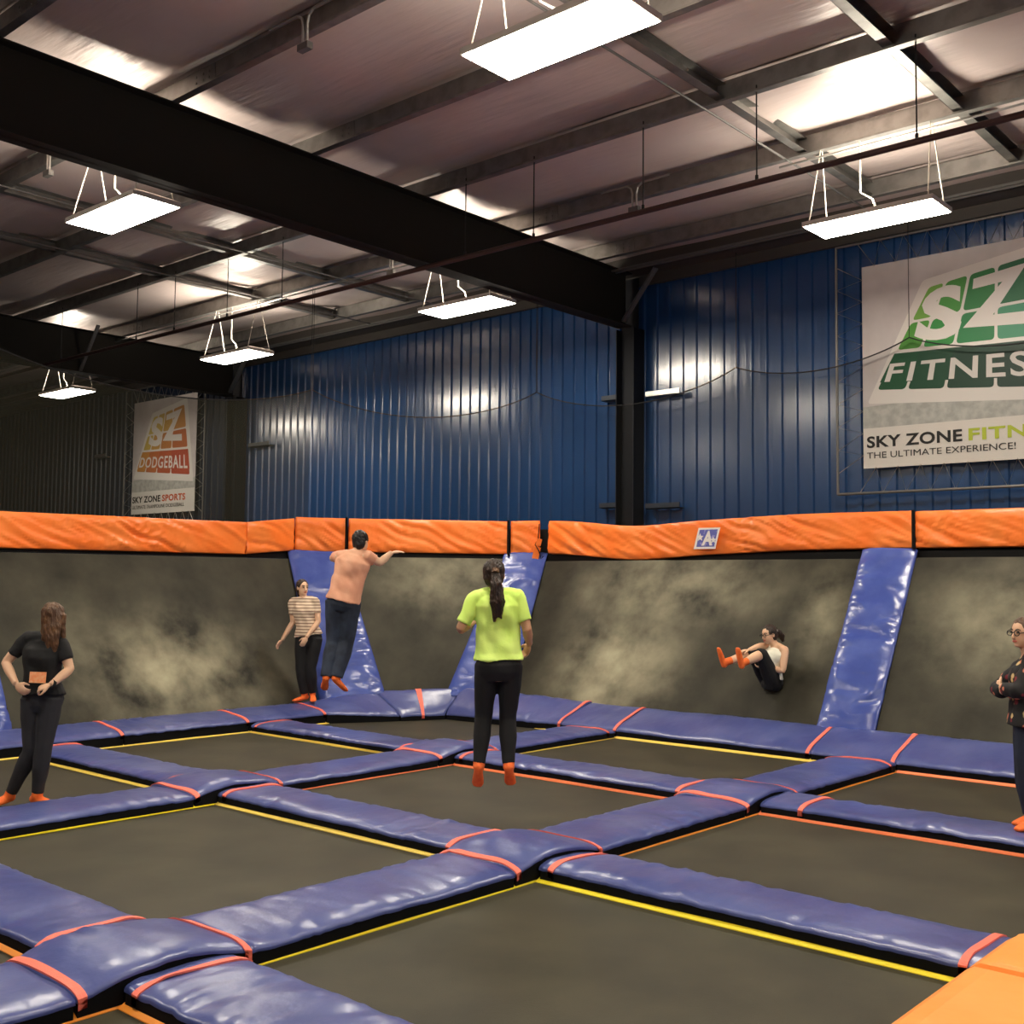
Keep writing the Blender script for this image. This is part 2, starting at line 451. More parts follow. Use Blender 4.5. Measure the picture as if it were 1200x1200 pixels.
# rafters with columns
def rafter(xx, label, label2):
    r = empty('steel_rafter', (xx, 0, 5.78), label, 'beam', 'roof rafters')
    MB().box((0.115, -14, 0.0), (0.135, 7.98, 0.80)).obj('web', M_RAFTER, r)
    MB().box((0, -14, 0.0), (0.25, 7.98, 0.015)).obj('bottom_flange', M_RAFTER, r)
    MB().box((0, -14, 0.80), (0.25, 7.98, 0.815)).obj('top_flange', M_RAFTER, r)
    MB().bar((0.13, 7.92, 0.08), (0.72, 7.92, 0.80), 0.09, 0.03).obj('knee_brace', M_GREYST, r)
    if xx < 0: MB().bar((0.13, 4.6, 0.04), (0.75, 4.6, 0.82), 0.06, 0.03).obj('flange_brace', M_GREYST, r)
    c = empty('steel_column', (xx+0.12, 8.12, -1.0), label2, 'column', 'wall columns')
    MB().box((-0.15, -0.012+0.0, 0), (0.15, 0.012, 7.55)).obj('web', M_COLUMN, c)
    MB().box((-0.165, -0.14, 0), (-0.15, 0.14, 6.77)).obj('flange', M_COLUMN, c)
    MB().box((0.15, -0.14, 0), (0.165, 0.14, 6.77)).obj('flange', M_COLUMN, c)
    return r
rafter(2.0, 'deep black steel rafter crossing overhead from top left to the blue wall', 'black steel column on blue wall between the two net halves')
rafter(-8.15, 'second black steel rafter above the far left lamps', 'dark steel column left of the lit blue wall')
rafter(12.1, 'black steel rafter overhead beyond the right frame edge', 'black steel column to the right of the green banner')

# wall girt clips seen on either side of the columns
for n_, (x0, x1, z0, lab) in enumerate(((1.58, 2.06, 4.76, 'dark steel girt stub left of the column, upper'), (2.40, 3.00, 4.74, 'pale steel girt stub right of the column, upper'),
        (1.55, 2.06, 3.10, 'dark steel girt stub left of the column, just above orange band'), (2.40, 3.00, 3.06, 'dark steel girt stub right of the column, just above orange band'),
        (-7.6, -6.9, 4.72, 'short steel girt stub beside the far left column'), (-14.0, -13.45, 4.92, 'bright short steel girt stub on the dark wall at far left'))):
    g = MB().box((x0, 8.12, z0-0.03), (x1, 8.268, z0-0.02)).box((x0, 8.12, z0-0.03), (x1, 8.135, z0+0.05)).obj('wall_girt', M_COND if n_ in (1, 5) else M_DKST)
    tag(g, lab, 'bracket', 'girt stubs on the wall')

# ------------------------------------------------------------------ trampolines (cells) and frame pads
PW0, PW1 = -0.64, 0.05                      # lengthwise pad across x, relative to the tape line
BW0, BW1 = -0.03, 0.56                      # crosswise pad across y, relative to the tape line
def tape(a, b, out, mm, root):
    """webbing strip from a to b along the bed edge, its outer side (towards out) raised against the frame"""
    off = Vector(root.location); o = Vector(out)
    a, b = Vector(a) - off, Vector(b) - off
    lo, hi = -o*0.055 + V3(0, 0, 0.004), V3(0, 0, 0.034)
    v = [a + lo, a + hi, b + hi, b + lo, a + lo - V3(0, 0, 0.006), a + hi - V3(0, 0, 0.006), b + hi - V3(0, 0, 0.006), b + lo - V3(0, 0, 0.006)]
    return mesh_obj('border_tape', v, [(0, 1, 2, 3), (7, 6, 5, 4), (0, 4, 5, 1), (1, 5, 6, 2), (2, 6, 7, 3), (3, 7, 4, 0)], mm, root)
def V3(*q): return Vector(q)
def bed(x0, x1, y0, y1, lab, ca, cb):
    r = empty('trampoline', ((x0+x1)/2, (y0+y1)/2, 0), lab, 'trampoline', 'trampoline beds of the court')
    nx, ny = 28, 24; v = []; f = []
    for i in range(nx+1):
        for j in range(ny+1):
            u, w_ = i/nx, j/ny
            z = -0.012*math.sin(math.pi*u)*math.sin(math.pi*w_)
            v.append(((u-0.5)*(x1-x0+0.08), (w_-0.5)*(y1-y0+0.08), z))
    for i in range(nx):
        for j in range(ny):
            a = i*(ny+1)+j; f.append((a, a+ny+1, a+ny+2, a+1))
    mesh_obj('mat', v, f, M_MAT, r, smooth=True)
    e = 0.055; z = 0.0
    tape((x0, y0, z), (x0, y1, z), (-1, 0, 0), ca, r); tape((x0+e, y1, z), (x1, y1, z), (0, 1, 0), cb, r)
    tape((x1, y0, z), (x1, y1-e, z), (1, 0, 0), ca, r); tape((x0+e, y0, z), (x1-e, y0, z), (0, -1, 0), cb, r)
    MB().box((-(x1-x0)/2-0.03, -(y1-y0)/2-0.03, -0.98), ((x1-x0)/2+0.03, (y1-y0)/2+0.03, -0.95)).obj('under_frame', M_BLACK, r)
    return r
def cell(i, j, lab, ca, cb, x1=None):
    # cell whose far corner (left, back) is grid point (i, j)
    return bed(j*SX, (x1 if x1 else (j+1)*SX + PW0 + 0.02), (i-1)*SY + BW1 - 0.02, i*SY, lab, ca, cb)
cell(0, 2, 'large trampoline bed with bright yellow tape at the front, beside the orange platform', M_YEL, M_YEL, 9.84)
cell(1, 2, 'trampoline bed with orange and red tape, right of the green-shirted jumper', M_ORT, M_RORT)
cell(2, 2, 'trampoline bed with orange tape against the far wall, by the floral-top person', M_ORT, M_RORT)
cell(0, 1, 'large trampoline bed with yellow tape left of the front centre pads', M_YEL, M_PYEL)
cell(1, 1, 'trampoline bed with red-orange tape under the green-shirted jumper', M_RORT, M_RORT)
cell(2, 1, 'trampoline bed with pale yellow tape below the wall rebounding person', M_PYEL, M_PYEL)
cell(0, 0, 'trampoline bed with yellow tape where the black T-shirt person stands', M_PYEL, M_PYEL)
cell(1, 0, 'trampoline bed with yellow tape under the peach-shirted jumper', M_PYEL, M_PYEL)
cell(2, 0, 'trampoline bed in the far corner below the angled corner wall', M_PYEL, M_PYEL)
cell(-1, 2, 'front trampoline bed with orange tape at the bottom edge', M_ORT, M_ORT, 9.84)
cell(-1, 1, 'trampoline bed with orange tape at the bottom left corner', M_ORT, M_ORT)
cell(-1, 0, 'trampoline bed off the left edge beside the left wall pads', M_PYEL, M_PYEL)

ZE = 0.088
GR_A = 'lengthwise frame pads'; GR_J = 'crossing pads over the junctions'; GR_B = 'crosswise frame pads'
rown = {1: 'left lengthwise row', 2: 'middle lengthwise row', 3: 'right lengthwise row'}
segn = {2: 'touching the far wall pads', 1: 'second from the far wall', 0: 'third from the far wall', -1: 'nearest the viewer'}
def jbump(s, t):
    k = math.sin(math.pi*min(max(s, 0), 1))**1.0
    return 0.072*(k**0.9)
for j in (1, 2, 3):
    xa, xb = j*SX + PW1, j*SX + PW0
    if j == 3: xa, xb = 10.66, 9.99
    for i in (2, 1, 0, -1):
        y0, y1 = (i-1)*SY + 0.66, i*SY - 0.25
        if i == 2: y1 = i*SY - 0.04
        if j == 3 and i < 1: continue
        padded('frame_pad', (xa, y0, ZE), (xa, y1, ZE), (xb, y0, ZE), (xb, y1, ZE),
               'long blue vinyl pad in the %s, %s' % (rown[j], segn[i]), 'pad', GR_A, straps=((0.93,) if i == 2 else ()))
    for i in (1, 0, -1):
        if j == 3 and i < 1: continue
        y0, y1 = i*SY - 0.245, i*SY + 0.655
        padded('crossing_pad', (xa, y0, ZE), (xa, y1, ZE), (xb, y0, ZE), (xb, y1, ZE),
               'humped blue crossing pad with pink straps, %s, %s' % (rown[j], {1: 'farthest crossing', 0: 'middle crossing', -1: 'nearest crossing'}[i]),
               'pad', GR_J, straps=(0.025, 0.975), bump=jbump)
bayn = {0: 'between left wall pads and left row', 1: 'between left and middle rows', 2: 'right of the middle row'}
bseg = {1: 'far', 0: 'middle', -1: 'near'}
for j in (0, 1, 2):
    for i in (1, 0, -1):
        xa, xb = j*SX + PW1 + 0.01, (j+1)*SX + PW0 - 0.01
        if j == 2: xb = 9.98 if i == 1 else 9.93
        y0, y1 = i*SY + BW0, i*SY + BW1
        Lb = xb - xa
        padded('cross_pad', (xa, y0, ZE), (xb, y0, ZE), (xa, y1, ZE), (xb, y1, ZE),
               '%s blue crosswise pad %s' % (bseg[i], bayn[j]), 'pad', GR_B,
               straps=((0.13 if i == 1 and j == 2 else 0.10/Lb), 1 - 0.10/Lb), wdir=(1, 1, 1))

# left wall pads
zn, zf = 0.135, 0.22
for (y0, y1, lab) in ((-6.0, -2.2, 'blue left wall base pad off the left frame edge'), (-2.2, 1.13, 'blue left wall base pad behind the black T-shirt person'),
                      (1.13, 2.84, 'blue left wall base pad between two pink straps'), (2.84, 4.07, 'blue left wall base pad where the striped-shirt person stands')):
    padded('wall_base_pad', (0.04, y0, zn), (0.04, y1, zn), (-0.60, y0, zf), (-0.60, y1, zf), lab, 'pad', 'left wall base pads',
           straps=(1 - 0.025/(y1-y0)*1.0,))
padded('wall_base_pad', (0.04, 4.075, zn), (0.50, 4.98, 0.08), (-0.60, 4.075, zf), (-0.10, 5.00, 0.36), 'blue base pad end piece left of the corner pad', 'pad', 'left wall base pads')
padded('corner_base_pad', (0.515, 4.995, 0.075), (0.80, 5.56, 0.075), (-0.09, 5.02, 0.37), (0.78, 5.93, 0.41), 'blue wedge-shaped corner pad with one pink strap', 'pad', straps=(0.5,), lump=0.03, wr=0.012)
padded('wall_base_pad', (0.815, 5.575, 0.075), (2.73, 5.74, 0.10), (0.795, 5.945, 0.41), (2.73, 6.40, 0.33), 'blue far wall base pad right of the corner pad', 'pad', 'far wall base pads', lump=0.03, wr=0.012, straps=(0.985,))
far = [2.735, 3.60, 6.20, 7.15, 10.6]
flab = ['short blue far wall base pad at left row end between straps', 'long blue far wall base pad below the wall rebounding person', 'short blue far wall base pad at the foot of the slanted blue pillar',
        'blue far wall base pad behind the floral-top person']
for q in range(4):
    x0, x1 = far[q], far[q+1] - 0.005
    padded('wall_base_pad', (x0, 5.74, 0.10), (x1, 5.74, 0.10), (x0, 6.40, 0.32), (x1, 6.40, 0.32), flab[q], 'pad', 'far wall base pads', lump=0.022, wr=0.010,
           straps=((0.985 if q == 0 else (1-0.03/(x1-x0))),) if q < 3 else ())

# ------------------------------------------------------------------ angled trampoline walls
def wall_bed(name, p00, p10, p11, p01, label, n, mm):
    p = [Vector(q) for q in (p00, p10, p11, p01)]; n = Vector(n).normalized()
    p[0], p[1] = p[0] - (p[3]-p[0]).normalized()*0.14, p[1] - (p[2]-p[1]).normalized()*0.14
    c = sum(p, Vector())/4
    r = empty(name, c, label, 'trampoline', 'angled wall trampolines')
    nx, ny = 40, 24; v = []; f = []
    for i in range(nx+1):
        for j in range(ny+1):
            u, w_ = i/nx, j/ny
            q = (p[0]*(1-u)+p[1]*u)*(1-w_) + (p[3]*(1-u)+p[2]*u)*w_
            q = q - n*0.03*math.sin(math.pi*u)*math.sin(math.pi*w_) + n*0.006*fbm(q, 1.3)
            v.append(q - c)
    for i in range(nx):
        for j in range(ny):
            a = i*(ny+1)+j; f.append((a, a+ny+1, a+ny+2, a+1))
    mesh_obj('mat', v, f, mm, r, origin=(0, 0, 0), smooth=True)
    for a, b in ((0, 1), (1, 2), (2, 3), (3, 0)):
        MB().bar(p[a]-c-n*0.09, p[b]-c-n*0.09, 0.08, 0.08).obj('frame_tube', M_BLACK, r)
    return r
NF = (0, -0.847, 0.532); NL = (0.847, 0, 0.532); NCH = (0.6, -0.6, 0.53)
wall_bed('wall_trampoline', (1.30, 6.41, 0.30), (6.02, 6.41, 0.30), (6.02, 7.63, 2.25), (0.88, 7.63, 2.25), 'dusty black angled wall trampoline right of the corner', NF, dusty_mat('wall_weave_far', [((-0.7, -0.3, -0.45), (1.5, 1.8, 1.4), 1.0), ((-0.2, 0.4, 0.65), (2.3, 1.4, 0.9), 0.85), ((2.1, 0.3, 0.3), (0.6, 1.0, 1.0), 0.6)], (3.1, 0.4, 1.2)))
wall_bed('wall_trampoline', (6.60, 6.41, 0.30), (10.9, 6.41, 0.30), (10.9, 7.63, 2.26), (6.60, 7.63, 2.26), 'black angled wall trampoline right of the slanted pillar pad', NF, dusty_mat('wall_weave_right', [((-0.6, 0.2, 0.3), (1.8, 1.6, 1.1), 0.75)], (0.3, 5.4, 2.2)))
wall_bed('wall_trampoline', (-0.61, 4.45, 0.20), (-0.61, 0.10, 0.20), (-1.87, 0.10, 2.22), (-1.87, 4.87, 2.24), 'dusty black angled wall trampoline along the left side', NL, dusty_mat('wall_weave_left', [((0.2, 0.0, -0.45), (1.6, 2.1, 1.15), 1.0), ((0.4, -1.2, 0.2), (1.4, 0.8, 0.8), 0.3)], (7.1, 2.4, 0.2)))
wall_bed('wall_trampoline', (-0.61, -0.60, 0.20), (-0.61, -6.0, 0.20), (-1.87, -6.0, 2.22), (-1.87, -0.60, 2.22), 'black angled wall trampoline off the left frame edge', NL, dusty_mat('wall_weave_edge', [((0.2, 0.0, -0.3), (1.4, 1.75, 0.9), 0.6)], (1.1, 9.4, 4.2)))
wall_bed('wall_trampoline', (-0.02, 5.12, 0.36), (0.66, 5.84, 0.40), (0.44, 7.18, 2.28), (-1.30, 5.44, 2.28), 'narrow black trapezoid corner trampoline between two blue pillars', NCH, dusty_mat('wall_weave_corner', [((0.0, 0.4, 0.75), (1.4, 1.4, 0.9), 0.7)], (5.0, 1.0, 0.0)))

def foot(b, t, e=0.16):
    b, t = Vector(b), Vector(t); return tuple(b - (t-b).normalized()*e)
WP = dict(n=NF, to_floor=False, thick=0.05, crown=0.035, lump=0.014, wr=0.024, fall=0.7, m=M_WVINYL, wdir=(1, 1, 2.2))
padded('pillar_pad', foot((5.97, 6.37, 0.31), (5.97, 7.66, 2.36)), (5.97, 7.66, 2.36), foot((6.66, 6.37, 0.31), (6.66, 7.66, 2.36)), (6.66, 7.66, 2.36), 'slanted blue pillar pad on the far wall right of the rebounding person', 'pad', 'wall pillar pads', **WP)
WP['n'] = NL
padded('pillar_pad', foot((-0.57, -0.62, 0.22), (-1.90, -0.62, 2.36)), (-1.90, -0.62, 2.36), foot((-0.57, 0.13, 0.22), (-1.90, 0.13, 2.36)), (-1.90, 0.13, 2.36), 'slanted blue pillar pad at the left frame edge', 'pad', 'wall pillar pads', **WP)
WP['n'] = NCH
padded('pillar_pad', foot((-0.57, 4.42, 0.33), (-1.92, 4.86, 2.36)), (-1.92, 4.86, 2.36), foot((0.03, 5.12, 0.37), (-1.34, 5.46, 2.34)), (-1.34, 5.46, 2.34), 'slanted blue pillar pad left of the corner, behind the peach-shirted jumper', 'pad', 'wall pillar pads', **WP)
padded('pillar_pad', foot((0.63, 5.80, 0.41), (0.40, 7.22, 2.36)), (0.40, 7.22, 2.36), foot((1.32, 6.38, 0.40), (0.88, 7.70, 2.38)), (0.88, 7.70, 2.38), 'slanted blue pillar pad right of the corner, behind the green-shirted jumper', 'pad', 'wall pillar pads', **WP)

# black top rail + orange band
rail = empty('top_rail', (0, 0, 2.2), 'black steel top rail behind the orange band', 'rail')
for a, b in (((-2.08, -6, 0.30), (-2.08, 4.95, 0.30)), ((-2.08, 4.95, 0.30), (0.80, 7.86, 0.30)), ((0.80, 7.86, 0.30), (10.9, 7.86, 0.30))):
    MB().bar(a, b, 0.06, 0.50).obj('rail_tube', M_BLACK, rail)
for a, b in (((-1.99, -6, 0.07), (-1.99, 4.93, 0.09)), ((-1.99, 4.97, 0.09), (0.80, 7.79, 0.12)), ((0.80, 7.79, 0.10), (10.9, 7.79, 0.10))):
    MB().bar(a, b, 0.10, 0.09).obj('rail_tube', M_BLACK, rail)
def band(a0, a1, z00, z01, z10, z11, n, label, sag=0.0, seed=None):
    # a0,a1: ground xy of the two ends; z lower/upper at each end
    A0 = (a0[0], a0[1], z00); A1 = (a1[0], a1[1], z10); B0 = (a0[0], a0[1], z01); B1 = (a1[0], a1[1], z11)
    r = padded('band_pad', A0, A1, B0, B1, label, 'pad', 'orange band pads', n=n, crown=0.012, lump=0.015, wr=0.032, skew=1.1, fall=0.9, to_floor=False, thick=0.07, m=M_ORANGE,
               skirt_mat=M_ORANGE, wdir=(1.4, 1.4, 1.0), seed=seed)
    if sag:
        nrm = Vector((a1[0]-a0[0], a1[1]-a0[1], 0)); Ln = nrm.length; d = nrm.normalized(); o0 = Vector((a0[0], a0[1], 0))
        for ch in r.children:
            for vv in ch.data.vertices:
                pw = vv.co + ch.location + r.location
                s = min(max((pw - o0).dot(d)/Ln, 0), 1)
                vv.co.z -= sag(s) if callable(sag) else sag*math.sin(math.pi*s)
    return r
band((-1.86, -6.0), (-1.86, 0.3), 2.27, 2.73, 2.27, 2.72, (1, 0, 0.1), 'orange vinyl band pad along the left wall at the frame edge')
band((-1.86, 0.3), (-1.86, 4.06), 2.27, 2.72, 2.29, 2.76, (1, 0, 0.1), 'long orange vinyl band pad above the dusty left wall')
band((-1.86, 4.065), (-1.86, 4.93), 2.29, 2.76, 2.37, 2.86, (1, 0, 0.1), 'short wrinkled orange band pad left of the corner kink')
band((-1.85, 4.95), (-1.30, 5.50), 2.36, 2.88, 2.36, 2.87, (0.7, -0.7, 0.1), 'short orange band pad right of the corner kink')
band((-1.28, 5.52), (0.46, 7.26), 2.36, 2.87, 2.35, 2.86, (0.7, -0.7, 0.1), 'long orange band pad above the corner wall trampoline')
band((0.48, 7.28), (0.80, 7.60), 2.35, 2.86, 2.35, 2.88, (0.7, -0.7, 0.1), 'small orange band pad left of the dangling orange strap')
def fsag(s):
    return 0.11*math.exp(-((s-0.29)/0.17)**2) + 0.03*math.exp(-((s-0.55)/0.15)**2)
band((0.93, 7.66), (6.62, 7.66), 2.37, 2.88, 2.38, 2.83, (0, -1, 0.1), 'long sagging orange band pad above the rebounding person, with sticker', sag=fsag)
band((6.65, 7.66), (10.9, 7.66), 2.38, 2.82, 2.38, 2.82, (0, -1, 0.1), 'orange band pad below the green banner at the right frame edge')
for a, b, lab in (((-1.25, 5.45, 2.345), (-1.25, 5.45, 2.885), 'thin black tie strap on the band left of the peach-shirted jumper'), ((0.50, 7.20, 2.335), (0.50, 7.20, 2.87), 'thin black tie strap on the band above the green-shirted jumper'),
                  ((6.635, 7.61, 2.37), (6.635, 7.61, 2.835), 'thin black tie strap on the band above the slanted pillar')):
    t = MB().bar(a, b, 0.014, 0.04, up=(1, 0, 0)).bar((a[0], a[1], a[2]), (a[0]-0.02, a[1]+0.12, a[2]), 0.014, 0.01).obj('tie_strap', M_SKIRT)
    tag(t, lab, 'strap', 'black tie straps on the band')
d = empty('loose_strap', (0.83, 7.53, 2.3), 'loose orange strap dangling in the gap of the band', 'strap')
MB().bar((-0.06, -0.02, -0.06), (0.0, -0.02, 0.16), 0.10, 0.03, up=(1, -1, 0)).obj('strap_tail', M_ORANGE, d)
MB().bar((0.0, -0.01, 0.19), (0.03, -0.01, 0.29), 0.08, 0.03, up=(1, -1, 0)).obj('strap_loop', M_ORANGE, d)
MB().tube([(0.04, -0.03, 0.52), (0.02, -0.03, 0.3), (-0.03, -0.04, 0.2), (0.04, -0.03, 0.1), (0.08, -0.03, -0.02), (0.12, -0.03, 0.02)], 0.008, 6).obj('lashing_cord', M_SKIRT, d)

# ------------------------------------------------------------------ orange entry platform
def orange_pad(x0, x1, y0, y1, lab, rc):
    r = empty('platform_pad', ((x0+x1)/2, (y0+y1)/2, -1.0), lab, 'pad', 'orange platform pads')
    pts = []
    # rounded far-left corner
    pts += [(x0, y0)]
    if rc:
        for k in range(9):
            t = math.pi - k*math.pi/2/8
            pts.append((x0 + rc + rc*math.cos(t), y1 - rc + rc*math.sin(t)))
    else: pts.append((x0, y1))
    pts += [(x1, y1), (x1, y0)]
    c = Vector((sum(p[0] for p in pts)/len(pts), sum(p[1] for p in pts)/len(pts)))
    rings = [(0.0, 0.02), (0.0, 0.10), (0.02, 0.14), (0.06, 0.165), (0.14, 0.18)]
    v = []; n = len(pts)
    dx, dy = Vector((x1-x0, 0)), None
    for inset, z in rings:
        for px, py in pts:
            qx = min(max(px, x0+inset), x1-inset*0.0); qy = min(max(py, y0+inset*0.25), y1-inset*0.6)
            v.append((qx - r.location.x, qy - r.location.y, z + 1.0))
    f = []
    for i in range(len(rings)-1):
        for k in range(n):
            f.append((i*n+k, i*n+(k+1) % n, (i+1)*n+(k+1) % n, (i+1)*n+k))
    f.append(tuple((len(rings)-1)*n + k for k in range(n)))
    f = [q[::-1] for q in f]
    mesh_obj('cover', v, f, M_ORPLAT, r, smooth=False)
    MB().box((x0+0.03-r.location.x, y0+0.01-r.location.y, 0.0), (x1-r.location.x, y1-0.02-r.location.y, 1.06)).obj('base', M_BLACK, r)
    return r
orange_pad(9.90, 13.6, -0.20, 0.52, 'orange platform pad with rounded corner at the bottom right', 0.28)
orange_pad(9.90, 13.6, -3.2, -0.215, 'orange platform pad in the bottom right corner of the view', 0.0)
# viewing deck the photographer stands on
dk = MB().box((9.95, -10, -1.0), (15.5, -3.22, 0.25)).obj('viewing_deck', M_FLOOR); tag(dk, 'dark raised viewing deck in front of the court', 'deck')

# ------------------------------------------------------------------ lamps
def lamp(xx, yy, lab, zz=5.70):
    r = empty('hanging_lamp', (xx, yy, zz), lab, 'lamp', 'hanging rectangular lamps')
    hl, hw = 0.695, 0.27
    mb = MB()
    v = [(-hl,-hw,0.02),(hl,-hw,0.02),(hl,hw,0.02),(-hl,hw,0.02),(-hl,-hw,0.07),(hl,-hw,0.07),(hl,hw,0.07),(-hl,hw,0.07),
         (-hl+0.05,-hw+0.09,0.10),(hl-0.05,-hw+0.09,0.10),(hl-0.05,hw-0.09,0.10),(-hl+0.05,hw-0.09,0.10)]
    mb.add(v, [(0,3,2,1),(0,1,5,4),(1,2,6,5),(2,3,7,6),(3,0,4,7),(4,5,9,8),(5,6,10,9),(6,7,11,10),(7,4,8,11),(8,9,10,11)])
    mb.obj('housing', M_LAMPH, r)
    a, b = hl-0.012, hw-0.012
    v = [(-a,-b,0.018),(a,-b,0.018),(a,b,0.018),(-a,b,0.018),(-a+0.05,-b+0.05,0.0),(a-0.05,-b+0.05,0.0),(a-0.05,b-0.05,0.0),(-a+0.05,b-0.05,0.0)]
    mesh_obj('diffuser', v, [(0,1,5,4),(1,2,6,5),(2,3,7,6),(3,0,4,7),(4,5,6,7)][0:0] + [(0,4,5,1),(1,5,6,2),(2,6,7,3),(3,7,4,0),(4,7,6,5)], M_DIFF, r)
    for sy in (-1, 1):
        y0 = sy*0.085
        mesh_obj('top_slot', [(-0.45,y0-0.05,0.104),(0.45,y0-0.05,0.104),(0.45,y0+0.05,0.104),(-0.45,y0+0.05,0.104)], [(0,1,2,3)], M_UP, r)
    top = ZP - zz + 0.02
    for sx in (-1, 1):
        for sy in (-1, 1):
            MB().tube([(sx*(hl-0.06), sy*(hw-0.05), 0.07), (sx*(hl-0.10), sy*0.02, top-0.02)], 0.007, 6).obj('suspension_cord', M_ROPE, r)
    MB().tube([(0.02, 0.0, 0.10), (-0.03, 0.0, 0.25), (-0.16, 0.0, 0.35), (-0.16, 0.0, top)], 0.010, 6).obj('power_cord', M_ROPE, r)
    MB().box((-0.10, -0.06, 0.10), (0.10, 0.06, 0.135)).obj('driver_box', M_LAMPH, r)
    return r
LY0, LY1 = 0.28, 5.40
lamp(7.02, LY0, 'large glowing rectangular lamp at top centre, nearest the viewer')
lamp(7.14, LY1, 'glowing rectangular lamp hanging above the green banner corner')
lamp(1.14, LY0, 'glowing rectangular lamp at left, directly behind the big black rafter')
lamp(1.26, LY1, 'glowing rectangular lamp hanging just below the rafter, before the blue wall')
lamp(-4.16, LY1, 'glowing rectangular lamp left of the blue wall, second smallest')
lamp(-10.1, LY1, 'smallest glowing rectangular lamp at the far left')
lamp(13.7, LY1, 'rectangular lamp off the right frame edge by the far wall')
lamp(13.7, LY0, 'rectangular lamp off the right frame edge above the platform')
for q, xx in enumerate((-4.6, 1.2, 7.1, 13.7)):
    lamp(xx, -4.7, 'rectangular lamp behind the viewer line, %s of four' % ('leftmost', 'second from left', 'third from left', 'rightmost')[q])

# sprinkler pipe with hanger rods
sp = empty('sprinkler_pipe', (0, 3.66, 5.72), 'dark red sprinkler pipe running across below the roof', 'pipe')
MB().tube([(-18, 0, 0), (15.5, 0, 0)], 0.030, 10).obj('pipe', M_PIPE, sp)
for hx in (8.25, 6.72, 5.42, 3.95, 2.9, -0.6, -1.9, -3.3, -4.4, -6.9, 10.0):
    mb = MB().tube([(hx, 0, 0.03), (hx, 0.0, 0.95)], 0.007, 6)
    mb.tube([(hx, 0, 0.02), (hx, 0, 0.07)], 0.016, 8)
    mb.obj('hanger_rod', M_CABLE, sp)
cdt = empty('electrical_conduit', (0, 5.30, 6.50), 'bright metal conduit running along the roof above the lamps', 'conduit')
MB().tube([(6.1, 0, 0), (15.0, 0, 0)], 0.014, 8).obj('tube', M_COND, cdt)
MB().tube([(-16, 0, 0), (1.9, 0, 0)], 0.014, 8).obj('tube', M_COND, cdt)
for cx_, yy, lab in ((4.15, 5.42, 'bent metal conduit loop on a purlin right of the big rafter'), (-0.2, 5.42, 'bent metal conduit loop on a purlin left of the big rafter'), (-0.25, 0.24, 'bent metal conduit loop on a purlin at the left edge'),
                     (4.35, 0.24, 'bent metal conduit loop on a purlin at the top')):
    c = empty('conduit_bend', (cx_, yy-0.10, ZP), lab, 'conduit', 'conduit bends on purlins')
    for sg in (-1, 1):
        MB().tube([(sg*0.03, 0, -0.12), (sg*0.03, 0, 0.06), (sg*0.05, 0, 0.13), (sg*0.11, 0, 0.17), (sg*0.5, 0, 0.175)], 0.013, 8).obj('tube', M_COND, c)
    MB().box((-0.07, -0.03, -0.17), (0.07, 0.03, -0.11)).obj('junction_box', M_GREYST, c)
for q, (xa, ya, xb, yb) in enumerate(((-1.35, -4.0, -1.35, 7.6), (-3.25, -4.0, -3.25, 7.6), (6.18, -4.0, 6.18, 7.6))):
    r_ = MB().tube([(xa, ya, ZP-0.03), (xb, yb, ZP-0.03)], 0.012, 6).obj('bracing_rod', M_GREYST)
    tag(r_, 'thin steel bracing rod under the purlins, ' + ('left bay, inner', 'left bay, outer', 'right bay')[q], 'rod', 'roof bracing rods')

# ------------------------------------------------------------------ safety net
def net(name, peaks, sags, mm, label, zb=2.70):
    top = []
    for k in range(len(peaks)-1):
        a, b = Vector(peaks[k]), Vector(peaks[k+1])
        m_ = 20
        for i in range(m_ + (1 if k == len(peaks)-2 else 0)):
            t = i/m_
            p = a.lerp(b, t); p.z -= sags[k]*(1 - (2*t-1)**2)**0.9
            top.append(p)
    c = Vector((top[len(top)//2].x, top[len(top)//2].y, zb))
    r = empty(name, c, label, 'net', 'safety nets around the court')
    v = []; f = []
    for p in top:
        v += [p - c, Vector((p.x, p.y, zb)) - c]
    for i in range(len(top)-1):
        f.append((2*i, 2*i+1, 2*i+3, 2*i+2))
    mesh_obj('netting', v, f, mm, r)
    MB().tube([p - c for p in top], 0.009, 6).obj('edge_cable', M_CABLE, r)
    for p in peaks:
        MB().tube([Vector(p)-c, Vector((p[0], p[1], 6.58))-c], 0.005, 5).obj('suspension_cable', M_CABLE, r)
    return r
net('safety_net', [(-2.12, -10.4, 4.93), (-2.12, -5.2, 4.93), (-2.12, 0.1, 4.90), (-2.12, 5.40, 4.93)], [0.42, 0.42, 0.42], M_NETL, 'dark safety net hanging along the left wall of the court')
net('safety_net', [(-2.10, 5.42, 4.93), (0.36, 8.0, 4.98)], [0.42], M_NET, 'safety net across the corner between two sagging cable peaks')
net('safety_net', [(0.38, 8.0, 4.98), (4.01, 8.0, 4.95), (6.46, 8.0, 5.03), (9.0, 8.0, 5.0), (11.5, 8.0, 5.0)], [0.36, 0.23, 0.24, 0.24], M_NET, 'safety net in front of the blue wall and green banner')

